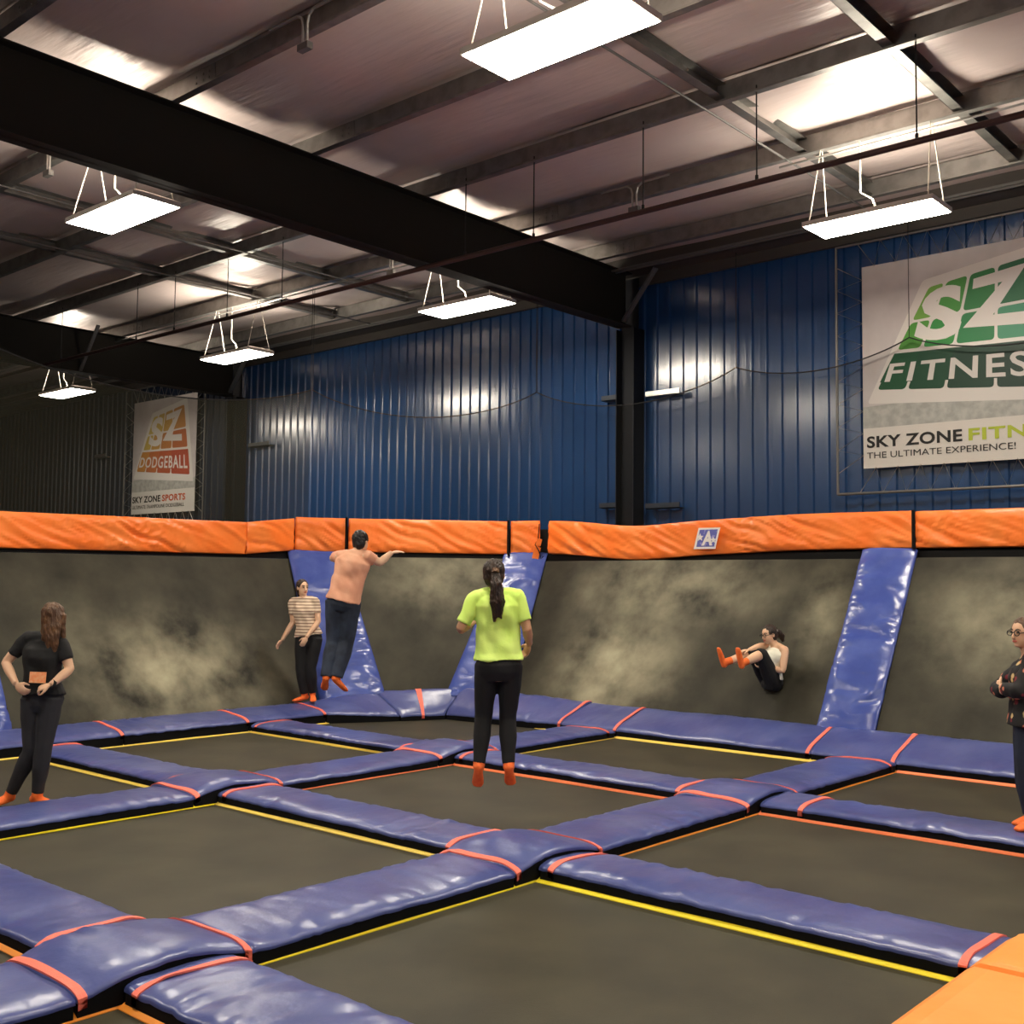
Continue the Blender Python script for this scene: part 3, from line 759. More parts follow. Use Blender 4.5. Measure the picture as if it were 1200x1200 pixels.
# ------------------------------------------------------------------ banners
def text_mesh(name, body, x, z, h, mm, parent, width=None, shear=0.0, bold=0.0, y=-0.006, depth=0.0012, quad=None, spc=1.0):
    """flat lettering standing in the parent's xz plane; x,z = lower left, h = cap height, width = total width"""
    cu_ = bpy.data.curves.new(name, 'FONT'); cu_.body = body; cu_.size = 1.0; cu_.offset = bold; cu_.shear = shear; cu_.resolution_u = 4; cu_.space_character = spc; cu_.extrude = 0.01
    t = bpy.data.objects.new(name, cu_); COL.objects.link(t)
    bpy.context.view_layer.update()
    me = bpy.data.meshes.new_from_object(t.evaluated_get(bpy.context.evaluated_depsgraph_get()))
    bpy.data.objects.remove(t, do_unlink=True)
    co = np.array([v.co[:] for v in me.vertices])
    lo, hi = co.min(0), co.max(0)
    for v in me.vertices:
        u = (v.co.x - lo[0])/(hi[0]-lo[0]); k = (v.co.y - lo[1])/(hi[1]-lo[1])
        if quad:
            q = quad
            px = (q[0][0]*(1-u)+q[1][0]*u)*(1-k) + (q[3][0]*(1-u)+q[2][0]*u)*k
            pz = (q[0][1]*(1-u)+q[1][1]*u)*(1-k) + (q[3][1]*(1-u)+q[2][1]*u)*k
        else:
            ww = width if width else (hi[0]-lo[0])/(hi[1]-lo[1])*h
            px, pz = x + u*ww, z + k*h
        v.co = (px, y - v.co.z*0.1, pz)
    me.materials.clear(); me.materials.append(mm)
    me.name = name
    o = bpy.data.objects.new(name, me); return link(o, parent)

def tile_poly(q, g, y):
    """rounded quad (corners BL,BR,TR,TL in xz) shrunk by g"""
    c = (sum(p[0] for p in q)/4, sum(p[1] for p in q)/4)
    pts = []
    for i in range(4):
        p = Vector(q[i]); pr = Vector(q[i-1]); nx = Vector(q[(i+1) % 4])
        d0 = (pr-p); d1 = (nx-p)
        p = p + d0.normalized()*g + d1.normalized()*g
        r0 = min(0.05, d0.length*0.2); r1 = min(0.05, d1.length*0.2)
        a = p + d0.normalized()*r0; b = p + d1.normalized()*r1
        for k in range(5):
            t = k/4; pts.append(((1-t)**2*a + 2*t*(1-t)*p + t*t*b))
    return [(p[0], y, p[1]) for p in pts]

def banner(x0, z0, S, label, big, line_a, line_b, line_c, cols, inkb, big_quad):
    r = empty('wall_banner', (x0, 8.16, z0), label, 'banner', 'advertising banners on the blue wall')
    MB().box((0, 0.0, 0.0), (S, 0.006, S)).obj('sheet', M_BAN, r)
    MB().box((0, -0.001, 0.0), (S, 0.0, 0.52)).obj('lower_panel', M_BANLOW, r)
    # curved grey band
    v = []; f = []
    for i in range(17):
        t = i/16; v += [(S*t, -0.0015, 0.52), (S*t, -0.0015, 0.80 - 0.10*abs(t-0.5)*0 + 0.05*math.sin(t*3.1) - 0.06*t)]
    for i in range(16): f.append((2*i, 2*i+2, 2*i+3, 2*i+1))
    mesh_obj('grey_band', v, f, M_BANGREY, r)
    # pale halo
    hq = [(0.06, 0.84), (2.58, 0.66), (2.25, 2.56), (0.80, 2.34)]
    mesh_obj('halo', tile_poly(hq, 0.0, -0.002), [tuple(range(20))], M_WHITE, r)
    bx = [0.17, 0.568, 1.056, 1.659, 2.45]; tx = [0.87, 1.089, 1.376, 1.697, 2.15]
    bz = lambda xx: 0.995 + (0.80-0.995)*(xx-0.17)/2.28
    tz = lambda xx: 2.25 + (2.44-2.25)*(xx-0.87)/1.28
    rows = [(0.0, 0.16), (0.385, 0.665), (0.665, 1.0)]
    for c in range(4):
        for k, (r0, r1) in enumerate(rows):
            def pt(cc, t):
                b_ = Vector((bx[cc], bz(bx[cc]))); t_ = Vector((tx[cc], tz(tx[cc]))); return b_.lerp(t_, t)
            q = [pt(c, r0), pt(c+1, r0), pt(c+1, r1), pt(c, r1)]
            o = mesh_obj('logo_tile', tile_poly(q, 0.018, -0.004), [tuple(range(20))], cols[c][k], r)
    def pt2(cc, t):
        b_ = Vector((bx[cc], bz(bx[cc]))); t_ = Vector((tx[cc], tz(tx[cc]))); return b_.lerp(t_, t)
    for c in range(4):
        q = [pt2(c, 0.085), pt2(c+1, 0.085), pt2(c+1, 0.365), pt2(c, 0.365)]
        mesh_obj('logo_bar', [(p_[0], -0.0042, p_[1]) for p_ in q], [(0, 1, 2, 3)], cols[c][0], r)
    text_mesh('logo_letter', big[0], 0, 0, 0, M_WHITE, r, quad=big_quad[0], bold=0.035, y=-0.006)
    text_mesh('logo_letter', big[1], 0, 0, 0, M_WHITE, r, quad=big_quad[1], bold=0.035, y=-0.006)
    text_mesh('logo_word', line_a, 0, 0, 0, M_WHITE, r, quad=[(0.29, 1.10), (2.34, 0.96), (2.30, 1.28), (0.37, 1.33)], bold=0.018, y=-0.006, spc=1.16)
    text_mesh('headline', 'SKY ZONE', 0.05, 0.262, 0.152, M_INK, r, width=1.21, bold=0.028, spc=1.06)
    text_mesh('headline', line_b, 1.335, 0.262, 0.152, inkb, r, width=0.95 if len(line_b) < 7 else 1.17, bold=0.028, spc=1.08)
    text_mesh('tagline', line_c, 0.05, 0.125, 0.08, M_INK, r, width=1.83 if len(line_c) < 26 else 2.2)
    # pipe frame and lacing
    e = 0.345
    fr = [(-e, -0.02, -0.32), (S+e, -0.02, -0.32), (S+e, -0.02, S+0.32), (-e, -0.02, S+0.32)]
    for i in range(4):
        MB().tube([fr[i], fr[(i+1) % 4]], 0.018, 8).obj('frame_pipe', M_GREYST, r)
    mb = MB(); n = 9
    def zig(a0, a1, b0, b1):
        pts = []
        for i in range(2*n+1):
            t = i/(2*n); pts.append(Vector(a0).lerp(Vector(a1), t) if i % 2 == 0 else Vector(b0).lerp(Vector(b1), t))
        mb.tube(pts, 0.006, 5)
    yk = -0.012
    zig((-e, yk, -0.05), (-e, yk, S+0.05), (0.01, yk, 0.03), (0.01, yk, S-0.03))
    zig((S+e, yk, -0.05), (S+e, yk, S+0.05), (S-0.01, yk, 0.03), (S-0.01, yk, S-0.03))
    zig((-0.05, yk, -0.32), (S+0.05, yk, -0.32), (0.03, yk, 0.01), (S-0.03, yk, 0.01))
    zig((-0.05, yk, S+0.32), (S+0.05, yk, S+0.32), (0.03, yk, S-0.01), (S-0.03, yk, S-0.01))
    mb.obj('lacing', M_COND, r)
    return r
G = lambda n_, *c: mat(n_, srgb(*c), 0.5)
gcols = [[G('tile_g0', 22, 84, 52), G('tile_g1', 84, 156, 60), G('tile_g2', 116, 170, 70)],
         [G('tile_g3', 14, 74, 48), G('tile_g4', 44, 140, 62), G('tile_g5', 70, 148, 62)],
         [G('tile_g6', 10, 62, 44), G('tile_g7', 22, 124, 66), G('tile_g8', 36, 124, 62)],
         [G('tile_g9', 8, 56, 42), G('tile_ga', 60, 144, 108), G('tile_gb', 22, 106, 66)]]
ocols = [[G('tile_o0', 206, 140, 60), G('tile_o1', 206, 178, 84), G('tile_o2', 214, 190, 96)],
         [G('tile_o3', 198, 112, 58), G('tile_o4', 204, 156, 76), G('tile_o5', 208, 178, 90)],
         [G('tile_o6', 190, 92, 56), G('tile_o7', 196, 128, 68), G('tile_o8', 204, 160, 80)],
         [G('tile_o9', 184, 80, 54), G('tile_oa', 190, 108, 62), G('tile_ob', 200, 140, 72)]]
bq = ([(0.66, 1.58), (1.26, 1.53), (1.30, 2.24), (0.84, 2.20)], [(1.29, 1.66), (2.12, 1.60), (2.05, 2.34), (1.37, 2.24)])
banner(5.78, 3.43, 2.65, 'white banner with green tiled logo reading SZ FITNESS', 'SZ', 'FITNESS', 'FITNESS', 'THE ULTIMATE EXPERIENCE!', gcols, M_LIME, bq)
banner(-12.25, 3.43, 2.65, 'grey-white banner with orange tiled logo at far left behind the net', 'SZ', 'DODGEBALL', 'SPORTS', 'ULTIMATE TRAMPOLINE DODGEBALL', ocols, M_INKOR, bq)

# sticker on the orange band
st = empty('band_sticker', (3.79, 7.585, 2.40), 'blue and white star-pattern sticker with letter A on the orange band', 'sticker')
M_STB = mat('sticker_blue', srgb(96, 100, 176), 0.5, var=srgb(150, 150, 206), vscale=20, vstr=(0.55, 0.6))
q = [(-0.21, 0.0), (0.13, 0.0), (0.21, 0.29), (-0.13, 0.29)]
mesh_obj('plate', [(x_, -0.006, z_) for x_, z_ in q] + [(x_, 0.0, z_) for x_, z_ in q], [(0, 1, 2, 3), (7, 6, 5, 4), (0, 4, 5, 1), (1, 5, 6, 2), (2, 6, 7, 3), (3, 7, 4, 0)], M_WHITE, st)
q2 = [(-0.165, 0.03), (0.115, 0.03), (0.175, 0.265), (-0.110, 0.265)]
mesh_obj('print_field', [(x_, -0.008, z_) for x_, z_ in q2], [(0, 1, 2, 3)], M_STB, st)
def star(cx_, cz_, r_, y_):
    v = [(cx_ + (r_ if k % 2 == 0 else r_*0.45)*math.sin(k*math.pi/5), y_, cz_ + (r_ if k % 2 == 0 else r_*0.45)*math.cos(k*math.pi/5)) for k in range(10)]
    return v
mesh_obj('star', star(-0.105, 0.16, 0.06, -0.0095), [tuple(range(10))[::-1]], M_WHITE, st)
mesh_obj('star', star(0.105, 0.12, 0.05, -0.0095), [tuple(range(10))[::-1]], M_WHITE, st)
text_mesh('letter_a', 'A', 0, 0, 0, M_WHITE, st, quad=[(-0.085, 0.045), (0.085, 0.045), (0.105, 0.245), (-0.035, 0.245)], bold=0.04, y=-0.011)

#PEOPLE
# ------------------------------------------------------------------ people
def bake(name, mb, m, parent, voxel=0.008, smooth=6, disp=0.0, dscale=0.12, loc=None):
    me = bpy.data.meshes.new(name); me.from_pydata([tuple(v) for v in mb.v], [], mb.f); me.update()
    t = bpy.data.objects.new(name, me); COL.objects.link(t)
    r = t.modifiers.new('r', 'REMESH'); r.mode = 'VOXEL'; r.voxel_size = voxel; r.use_smooth_shade = True
    s = t.modifiers.new('s', 'SMOOTH'); s.iterations = smooth; s.factor = 0.5
    bpy.context.view_layer.update()
    out = bpy.data.meshes.new_from_object(t.evaluated_get(bpy.context.evaluated_depsgraph_get()))
    bpy.data.objects.remove(t, do_unlink=True)
    if disp:
        out.calc_loop_triangles()
        nv = len(out.vertices); co = np.empty(nv*3); no = np.empty(nv*3)
        out.vertices.foreach_get('co', co); out.vertices.foreach_get('normal', no)
        co = co.reshape(-1, 3); no = no.reshape(-1, 3)
        k = 1.0/dscale
        d_ = np.array([noise.noise(Vector((p[0]*k, p[1]*k, p[2]*k*0.7 + p[0]*k*0.5))) for p in co])
        co += no*(disp*d_)[:, None]
        out.vertices.foreach_set('co', co.reshape(-1)); out.update()
    out.materials.clear(); out.materials.append(m); out.name = name
    out.polygons.foreach_set('use_smooth', [True]*len(out.polygons))
    o = bpy.data.objects.new(name, out)
    return link(o, parent)

def V(*a): return Vector(a)
def spline(pts, radii, n=6):
    """catmull-rom through pts/radii"""
    P_ = [Vector(p) for p in pts]; out = []; ro = []
    for i in range(len(P_)-1):
        p0, p1, p2, p3 = P_[max(i-1, 0)], P_[i], P_[i+1], P_[min(i+2, len(P_)-1)]
        for k in range(n):
            t = k/n
            q = 0.5*((2*p1) + (p2-p0)*t + (2*p0-5*p1+4*p2-p3)*t*t + (3*p1-p0-3*p2+p3)*t*t*t)
            out.append(q); ro.append(radii[i]*(1-t)+radii[i+1]*t)
    out.append(P_[-1]); ro.append(radii[-1])
    return out, ro

def limb(mb, a, b, c, ra, rb, rc, bulge=0.0, off=0.0, t0=0.0, t1=1.0):
    a, b, c = Vector(a), Vector(b), Vector(c)
    pts = [a, a.lerp(b, 0.35), a.lerp(b, 0.9), b, b.lerp(c, 0.12), b.lerp(c, 0.38), b.lerp(c, 0.75), c]
    rr = [ra, ra*0.97, rb*1.03, rb, rb*1.0, rb*(0.98+bulge), (rb+2*rc)/3, rc]
    L1, L2 = (b-a).length, (c-b).length; L = L1+L2
    ks = [0, 0.35*L1/L, 0.9*L1/L, L1/L, (L1+0.12*L2)/L, (L1+0.38*L2)/L, (L1+0.75*L2)/L, 1.0]
    def at(t):
        for i in range(7):
            if t <= ks[i+1] + 1e-9:
                u = (t-ks[i])/(ks[i+1]-ks[i]); return pts[i].lerp(pts[i+1], u), rr[i]*(1-u)+rr[i+1]*u
        return pts[-1], rr[-1]
    seq = [at(t0 + (t1-t0)*k/18) for k in range(19)]
    mb.tube([p for p, _ in seq], 0, 14, radii=[r+off for _, r in seq])

def hand(mb, wrist, d, palm_n, side, size=1.0, curl=0.5):
    """palm + five fingers. d: wrist->fingers, palm_n: palm normal, side: thumb side vector"""
    wrist = Vector(wrist); d = Vector(d).normalized(); n = Vector(palm_n); n = (n - d*n.dot(d)).normalized()
    s = Vector(side); s = (s - d*s.dot(d) - n*s.dot(n)).normalized(); k = size
    c = wrist + d*0.052*k
    mb.ellipsoid(c, s*0.040*k, n*0.017*k, d*0.054*k, 14, 10)
    for i, (o_, ln) in enumerate(((0.029, 0.068), (0.010, 0.078), (-0.010, 0.072), (-0.028, 0.056))):
        b0 = wrist + d*0.080*k + s*o_*k
        d1 = (d*math.cos(curl*0.6) + n*math.sin(curl*0.6)); d2 = (d*math.cos(curl*1.4) + n*math.sin(curl*1.4)); d3 = (d*math.cos(curl*2.1) + n*math.sin(curl*2.1))
        p = [b0 - d*0.02*k, b0, b0 + d1*ln*0.42*k]; p.append(p[-1] + d2*ln*0.33*k); p.append(p[-1] + d3*ln*0.25*k)
        mb.tube(p, 0, 8, radii=[0.0095*k, 0.0095*k, 0.009*k, 0.0083*k, 0.0065*k])
    t0 = wrist + d*0.028*k + s*0.026*k
    td = (d*0.62 + s*0.7 + n*0.3).normalized(); td2 = (d*0.9 + s*0.25 + n*0.35).normalized()
    mb.tube([t0, t0 + td*0.034*k, t0 + td*0.034*k + td2*0.028*k, t0 + td*0.034*k + td2*0.05*k], 0, 8, radii=[0.014*k, 0.0115*k, 0.010*k, 0.0075*k])

M_EYE = mat('eye_dark', (0.02, 0.015, 0.012), 0.3)
M_LIP = mat('lip', srgb(190, 95, 85), 0.5)
M_SOCK = mat('orange_sock', srgb(255, 124, 52), 0.8, var=srgb(248, 108, 46), vscale=30, bump=0.3, bscale=90)
M_GLASS = mat('black_glasses', (0.01, 0.01, 0.01), 0.3)

def person(name, loc, label, J, skin, parts, female=True, lean=1.0, head_k=1.0):
    """J: joints in the local frame (u right of the viewer, v away from the viewer, z up)"""
    j = {k: (Vector(v) if isinstance(v, tuple) and not isinstance(v[0], Vector) else v) for k, v in J.items()}
    front = j['front'].normalized()                       # the way the chest faces
    face = j['face'].normalized(); hup = j.get('head_up', Vector((0, 0, 1))).normalized()
    hr = 0.5*(j['hipL'] + j['hipR']); sr = 0.5*(j['shL'] + j['shR'])
    axis_s = (j['shR'] - j['shL']).normalized()
    axis_h = (j['hipR'] - j['hipL']).normalized()
    spine = (sr - hr); sl = spine.length; up = spine.normalized()
    fx = (front - up*front.dot(up)).normalized()
    wS = (j['shR'] - j['shL']).length
    kd = j.get('kd', 1.0)
    # torso sections: (t along hip->shoulder, half width, half depth, forward shift)
    base_ = [(-0.20, 0.110, 0.085, -0.01), (-0.08, 0.158, 0.108, -0.015), (0.04, 0.170, 0.110, -0.02), (0.20, 0.148, 0.098, 0.0), (0.36, 0.124, 0.088, 0.01), (0.55, 0.134, 0.096, 0.012),
             (0.74, 0.150, 0.108, 0.012), (0.88, 0.158, 0.098, 0.0), (0.97, wS*0.42, 0.070, -0.005), (1.04, wS*0.26, 0.056, -0.005)]
    if not female:
        base_ = [(-0.20, 0.105, 0.085, -0.01), (-0.08, 0.150, 0.106, -0.015), (0.04, 0.158, 0.108, -0.015), (0.20, 0.150, 0.104, 0.0), (0.36, 0.146, 0.100, 0.0), (0.55, 0.155, 0.106, 0.01),
                 (0.74, 0.172, 0.114, 0.01), (0.88, 0.180, 0.104, 0.0), (0.97, wS*0.42, 0.076, -0.005), (1.04, wS*0.26, 0.060, -0.005)]
    def tsec(off, t0, t1, flare=0.0, boxw=0.0):
        out = []
        ts = sorted(set([t0, t1] + [b[0] for b in base_ if t0 < b[0] < t1]))
        bend = j.get('bend', Vector((0, 0, 0)))
        for t in ts:
            for q in range(len(base_)-1):
                if base_[q][0] <= t <= base_[q+1][0]:
                    u = (t-base_[q][0])/(base_[q+1][0]-base_[q][0])
                    hw, hd, sh = (base_[q][i]*(1-u)+base_[q+1][i]*u for i in (1, 2, 3)); break
            a = axis_h.lerp(axis_s, min(max(t, 0), 1)); a = (a - up*a.dot(up)).normalized()
            fy = (fx - a*fx.dot(a)).normalized()
            c = hr + up*sl*t + fy*sh + bend*math.sin(math.pi*min(max(t, 0), 1))
            o_ = off + flare*max(0.0, (0.5-t)); hw = max(hw, boxw if t < 0.9 else 0.0); hd = max(hd, boxw*0.62 if t < 0.9 else 0.0)
            out.append((c, a*(hw*kd+o_), fy*(hd*kd+o_)))
        return out
    neckb0 = hr + up*sl*1.0
    body = MB()
    body.sections(tsec(0, -0.20, 1.04))
    for s in 'LR':
        a = j['sh'+s]
        body.ellipsoid(a + (sr-a)*0.10, V(0.058, 0, 0), V(0, 0.058, 0), V(0, 0, 0.056))
        body.tube([neckb0 + up*0.030, neckb0.lerp(a, 0.55) + up*0.018, a + up*0.004], 0, 12, radii=[0.052, 0.048, 0.046])
        ka = 1.0 if female else 1.16
        limb(body, a, j['el'+s], j['wr'+s], 0.050*ka, 0.038*ka, 0.026*ka, 0.06)
        h = j['hip'+s]
        limb(body, h + V(0, 0, 0.02), j['kn'+s], j['an'+s], 0.088, 0.060, 0.038, 0.05)
        hd_ = j.get('hd'+s)
        if hd_: hand(body, j['wr'+s], *hd_)
        an, toe = j['an'+s], j['toe'+s]
        fd = (toe - an); 
        sole = j.get('sole'+s, V(0, 0, -1)); sole = (sole - fd.normalized()*sole.dot(fd.normalized())).normalized()
    hc = j['head']
    hx = face.cross(hup).normalized(); hup2 = hx.cross(face).normalized(); k = head_k
    neckb = hr + up*sl*1.0
    body.tube([neckb - up*0.03, neckb.lerp(hc, 0.35), hc - hup2*0.05*k - face*0.012*k], 0, 14, radii=[0.062, 0.050, 0.050])
    body.ellipsoid(hc + hup2*0.022*k - face*0.010*k, hx*0.074*k, face*0.092*k, hup2*0.088*k)
    body.ellipsoid(hc - hup2*0.035*k + face*0.018*k, hx*0.060*k, face*0.066*k, hup2*0.078*k)
    body.ellipsoid(hc - hup2*0.085*k + face*0.052*k, hx*0.030*k, face*0.026*k, hup2*0.022*k)
    body.tube([hc + hup2*0.012*k + face*0.080*k, hc - hup2*0.012*k + face*0.094*k, hc - hup2*0.030*k + face*0.100*k, hc - hup2*0.036*k + face*0.084*k], 0, 8, radii=[0.008*k, 0.011*k, 0.014*k, 0.011*k])
    for sg in (-1, 1):
        body.ellipsoid(hc + hx*sg*0.075*k - hup2*0.005*k - face*0.006*k, hx*0.010*k, face*0.019*k, hup2*0.031*k, 10, 8)
    root = bake('person', body, skin, None, 0.0068, 4)
    root.location = loc; root.rotation_euler = (0, 0, YAW)
    tag(root, label, 'person')
    # face details
    for sg in (-1, 1):
        e = MB().ellipsoid(hc + hx*sg*0.031*k + hup2*0.008*k + face*0.079*k, hx*0.013*k, face*0.006*k, hup2*0.0065*k, 10, 8).obj('eye', M_EYE, root, smooth=True)
        MB().tube([hc + hx*sg*0.016*k + hup2*0.028*k + face*0.084*k, hc + hx*sg*0.033*k + hup2*0.034*k + face*0.081*k, hc + hx*sg*0.050*k + hup2*0.026*k + face*0.070*k], 0.004*k, 6).obj('eyebrow', M_EYE, root)
    MB().ellipsoid(hc - hup2*0.058*k + face*0.083*k, hx*0.024*k, face*0.006*k, hup2*0.008*k, 10, 8).obj('mouth', M_LIP, root, smooth=True)
    # clothes
    P_ = parts
    if 'shirt' in P_:
        mm, hem, slv, flare = P_['shirt']
        mb = MB(); mb.sections(tsec(0.020, hem, 1.03, flare, P_.get('box', 0.0)))
        for s in 'LR':
            a = j['sh'+s]
            if slv > 0:
                mb.ellipsoid(a + (sr-a)*0.10, V(0.067, 0, 0), V(0, 0.067, 0), V(0, 0, 0.066))
                mb.tube([neckb0 + up*0.026, neckb0.lerp(a, 0.55) + up*0.018, a + up*0.004], 0, 12, radii=[0.062, 0.060, 0.058])
                limb(mb, a + (sr-a)*0.04, j['el'+s], j['wr'+s], 0.049, 0.044, 0.03, 0.06, 0.014 if female else 0.022, 0, slv)
        bake('shirt', mb, mm, root, 0.0085, 5, 0.016, 0.09)
    if 'trousers' in P_:
        mm, top, leg, off = P_['trousers']
        mb = MB(); mb.sections(tsec(0.007+off*0.5, -0.20, top))
        for s in 'LR':
            limb(mb, j['hip'+s] + V(0, 0, 0.02), j['kn'+s], j['an'+s], 0.089, 0.062, 0.040, 0.05, 0.006+off, 0, leg)
        bake('trousers', mb, mm, root, 0.0085, 4, 0.005, 0.09)
    for s in 'LR':
        an, toe = j['an'+s], j['toe'+s]; kn = j['kn'+s]
        sh = (kn - an).normalized()
        mb = MB()
        mb.tube([an + sh*P_.get('sock_h', 0.07), an + sh*0.02, an - sh*0.02], 0, 12, radii=[0.044, 0.046, 0.044])
        fd = (toe - an); fl = fd.normalized()
        heel = an - sh*0.035 - fl*0.03
        heel2 = heel - (fl - sh*fl.dot(sh)).normalized()*0.0
        mb.ellipsoid(heel, V(0.036, 0, 0), V(0, 0.036, 0), V(0, 0, 0.034), 12, 8)
        sd = fl.cross(sh).normalized(); un = sd.cross(fl).normalized()
        secs = []
        for t, hw, hh in ((0.0, 0.034, 0.036), (0.3, 0.036, 0.036), (0.6, 0.044, 0.028), (0.85, 0.046, 0.020), (1.0, 0.034, 0.014)):
            secs.append((heel.lerp(toe, t) , sd*hw, un*hh))
        mb.sections(secs, 14, 2.2)
        bake('sock', mb, M_SOCK, root, 0.008, 4)
    return root, dict(hc=hc, hx=hx, face=face, hup=hup2, k=k, j=j, up=up, sr=sr, hr=hr, fx=fx)

def hair_cap(mb, d, k=1.0, low=0.0, front=0.02):
    hc, hx, fc, hu = d['hc'], d['hx'], d['face'], d['hup']
    s = d['k']*k
    mb.ellipsoid(hc + hu*0.034*s - fc*0.022*s, hx*0.085*s, fc*0.092*s, hu*0.090*s)
    mb.ellipsoid(hc - hu*(0.015+low)*s - fc*0.045*s, hx*0.080*s, fc*0.062*s, hu*0.080*s)

def fabric(name, c, v=None, sc=4.0, r=0.85):
    return mat(name, c, r, var=v or tuple(min(1, x_*1.25) for x_ in c), vscale=sc, bump=0.08, bscale=60)
SKIN_A = mat('skin_a', srgb(222, 172, 140), 0.5); SKIN_B = mat('skin_b', srgb(208, 160, 124), 0.5)
SKIN_C = mat('skin_c', srgb(230, 186, 152), 0.5)
BLACKF = fabric('black_fabric', (0.006, 0.006, 0.007)); LEGG = fabric('charcoal_leggings', (0.017, 0.017, 0.022), (0.024, 0.024, 0.03))
HAIR_BR = mat('brown_hair', srgb(84, 58, 40), 0.45, var=srgb(122, 88, 58), vscale=18, vstr=(0.4, 0.7), bump=0.8, bscale=30, bstretch=(3, 3, 0.3))
HAIR_DK = mat('dark_hair', srgb(40, 28, 22), 0.4, var=srgb(70, 48, 34), vscale=20, vstr=(0.45, 0.75), bump=0.8, bscale=30, bstretch=(3, 3, 0.3))
HAIR_BK = mat('black_hair', srgb(26, 22, 20), 0.5, bump=0.6, bscale=50)

def stripes(name, c0, c1):
    m = bpy.data.materials.new(name); m.use_nodes = True; nt = m.node_tree; N = nt.nodes; L = nt.links
    b = N['Principled BSDF']; b.inputs['Roughness'].default_value = 0.85
    tc = N.new('ShaderNodeTexCoord'); wv = N.new('ShaderNodeTexWave'); wv.bands_direction = 'Z'; wv.inputs['Scale'].default_value = 7.5; wv.inputs['Distortion'].default_value = 0.6
    L.new(tc.outputs['Object'], wv.inputs['Vector'])
    r = N.new('ShaderNodeValToRGB'); r.color_ramp.elements[0].position = 0.18; r.color_ramp.elements[0].color = (*c1, 1); r.color_ramp.elements[1].position = 0.36; r.color_ramp.elements[1].color = (*c0, 1)
    L.new(wv.outputs[0], r.inputs[0]); L.new(r.outputs[0], b.inputs['Base Color']); return m
def floral(name):
    m = bpy.data.materials.new(name); m.use_nodes = True; nt = m.node_tree; N = nt.nodes; L = nt.links
    b = N['Principled BSDF']; b.inputs['Roughness'].default_value = 0.8
    tc = N.new('ShaderNodeTexCoord'); vo = N.new('ShaderNodeTexVoronoi'); vo.inputs['Scale'].default_value = 15.0
    L.new(tc.outputs['Object'], vo.inputs['Vector'])
    r = N.new('ShaderNodeValToRGB'); r.color_ramp.elements[0].position = 0.30; r.color_ramp.elements[0].color = (1, 1, 1, 1); r.color_ramp.elements[1].position = 0.40; r.color_ramp.elements[1].color = (0, 0, 0, 1)
    L.new(vo.outputs['Distance'], r.inputs[0])
    cr = N.new('ShaderNodeValToRGB'); cr.color_ramp.interpolation = 'CONSTANT'
    cr.color_ramp.elements[0].color = (0.008, 0.007, 0.008, 1); cr.color_ramp.elements[1].position = 0.12; cr.color_ramp.elements[1].color = (*srgb(220, 130, 100), 1)
    e = cr.color_ramp.elements.new(0.45); e.color = (*srgb(120, 30, 44), 1); e = cr.color_ramp.elements.new(0.75); e.color = (*srgb(214, 186, 130), 1)
    sep = N.new('ShaderNodeSeparateColor'); L.new(vo.outputs['Color'], sep.inputs[0]); L.new(sep.outputs[0], cr.inputs[0])
    mx = N.new('ShaderNodeMix'); mx.data_type = 'RGBA'; mx.inputs[6].default_value = (0.008, 0.007, 0.008, 1)
    L.new(r.outputs[0], mx.inputs[0]); L.new(cr.outputs[0], mx.inputs[7]); L.new(mx.outputs[2], b.inputs['Base Color']); return m

# 1. black T-shirt, hands at the waist, head turned away
r, d = person('person', (2.59, -1.13, 0.0), 'person in black T-shirt and charcoal leggings standing at left, hands at waist', dict(
    head=(0.115, 0.0, 1.575), face=V(0.42, 0.9, -0.05), front=V(0.25, -1, 0),
    shL=(-0.115, 0.0, 1.395), shR=(0.195, -0.02, 1.345), hipL=(-0.05, 0.0, 0.88), hipR=(0.12, -0.02, 0.88),
    elL=(-0.275, -0.02, 1.19), wrL=(-0.115, -0.17, 1.03), elR=(0.285, -0.06, 1.145), wrR=(0.185, -0.20, 1.025),
    hdL=(V(0.7, -0.15, -0.6), V(0.3, 0.8, 0), V(0.5, 0, 0.8), 1.0, 0.8), hdR=(V(-0.9, -0.1, -0.25), V(-0.1, 0.5, -0.8), V(0, -1, -0.3), 1.0, 0.9),
    knL=(-0.03, -0.02, 0.46), anL=(-0.215, 0.02, 0.085), toeL=(-0.33, -0.09, 0.022), knR=(0.085, -0.06, 0.47), anR=(0.045, -0.05, 0.095), toeR=(0.245, -0.09, 0.024)), SKIN_C,
    dict(shirt=(BLACKF, 0.10, 0.33, 0.03), trousers=(LEGG, 0.26, 0.97, 0.0)))
mb = MB(); hair_cap(mb, d, 1.04, 0.01)
hc, hx, fc, hu = d['hc'], d['hx'], d['face'], d['hup']
for q in range(9):
    a = (q-4)/4.0
    st_ = hc + hx*0.068*a - fc*(0.060 - 0.03*abs(a)) + hu*0.02
    wv_ = 0.012*math.sin(q*2.3)
    mb.tube([st_, st_ + V(0.01, -0.03, -0.10), st_ + V(0.012+wv_, -0.045, -0.20), st_ + V(0.015+wv_*1.5, -0.04, -0.29 - 0.03*math.cos(q*1.7))], 0, 8, radii=[0.034, 0.034, 0.028, 0.012])
for a in (-1, 1):
    st_ = hc + hx*0.070*a + hu*0.03 + fc*0.02
    mb.tube([st_, st_ + V(0.0, 0, -0.09), st_ + V(0.01, 0.0, -0.20), st_ + V(0.02, 0, -0.28)], 0, 8, radii=[0.030, 0.028, 0.024, 0.010])
bake('hair', mb, HAIR_BR, r, 0.008, 2, 0.008, 0.03)
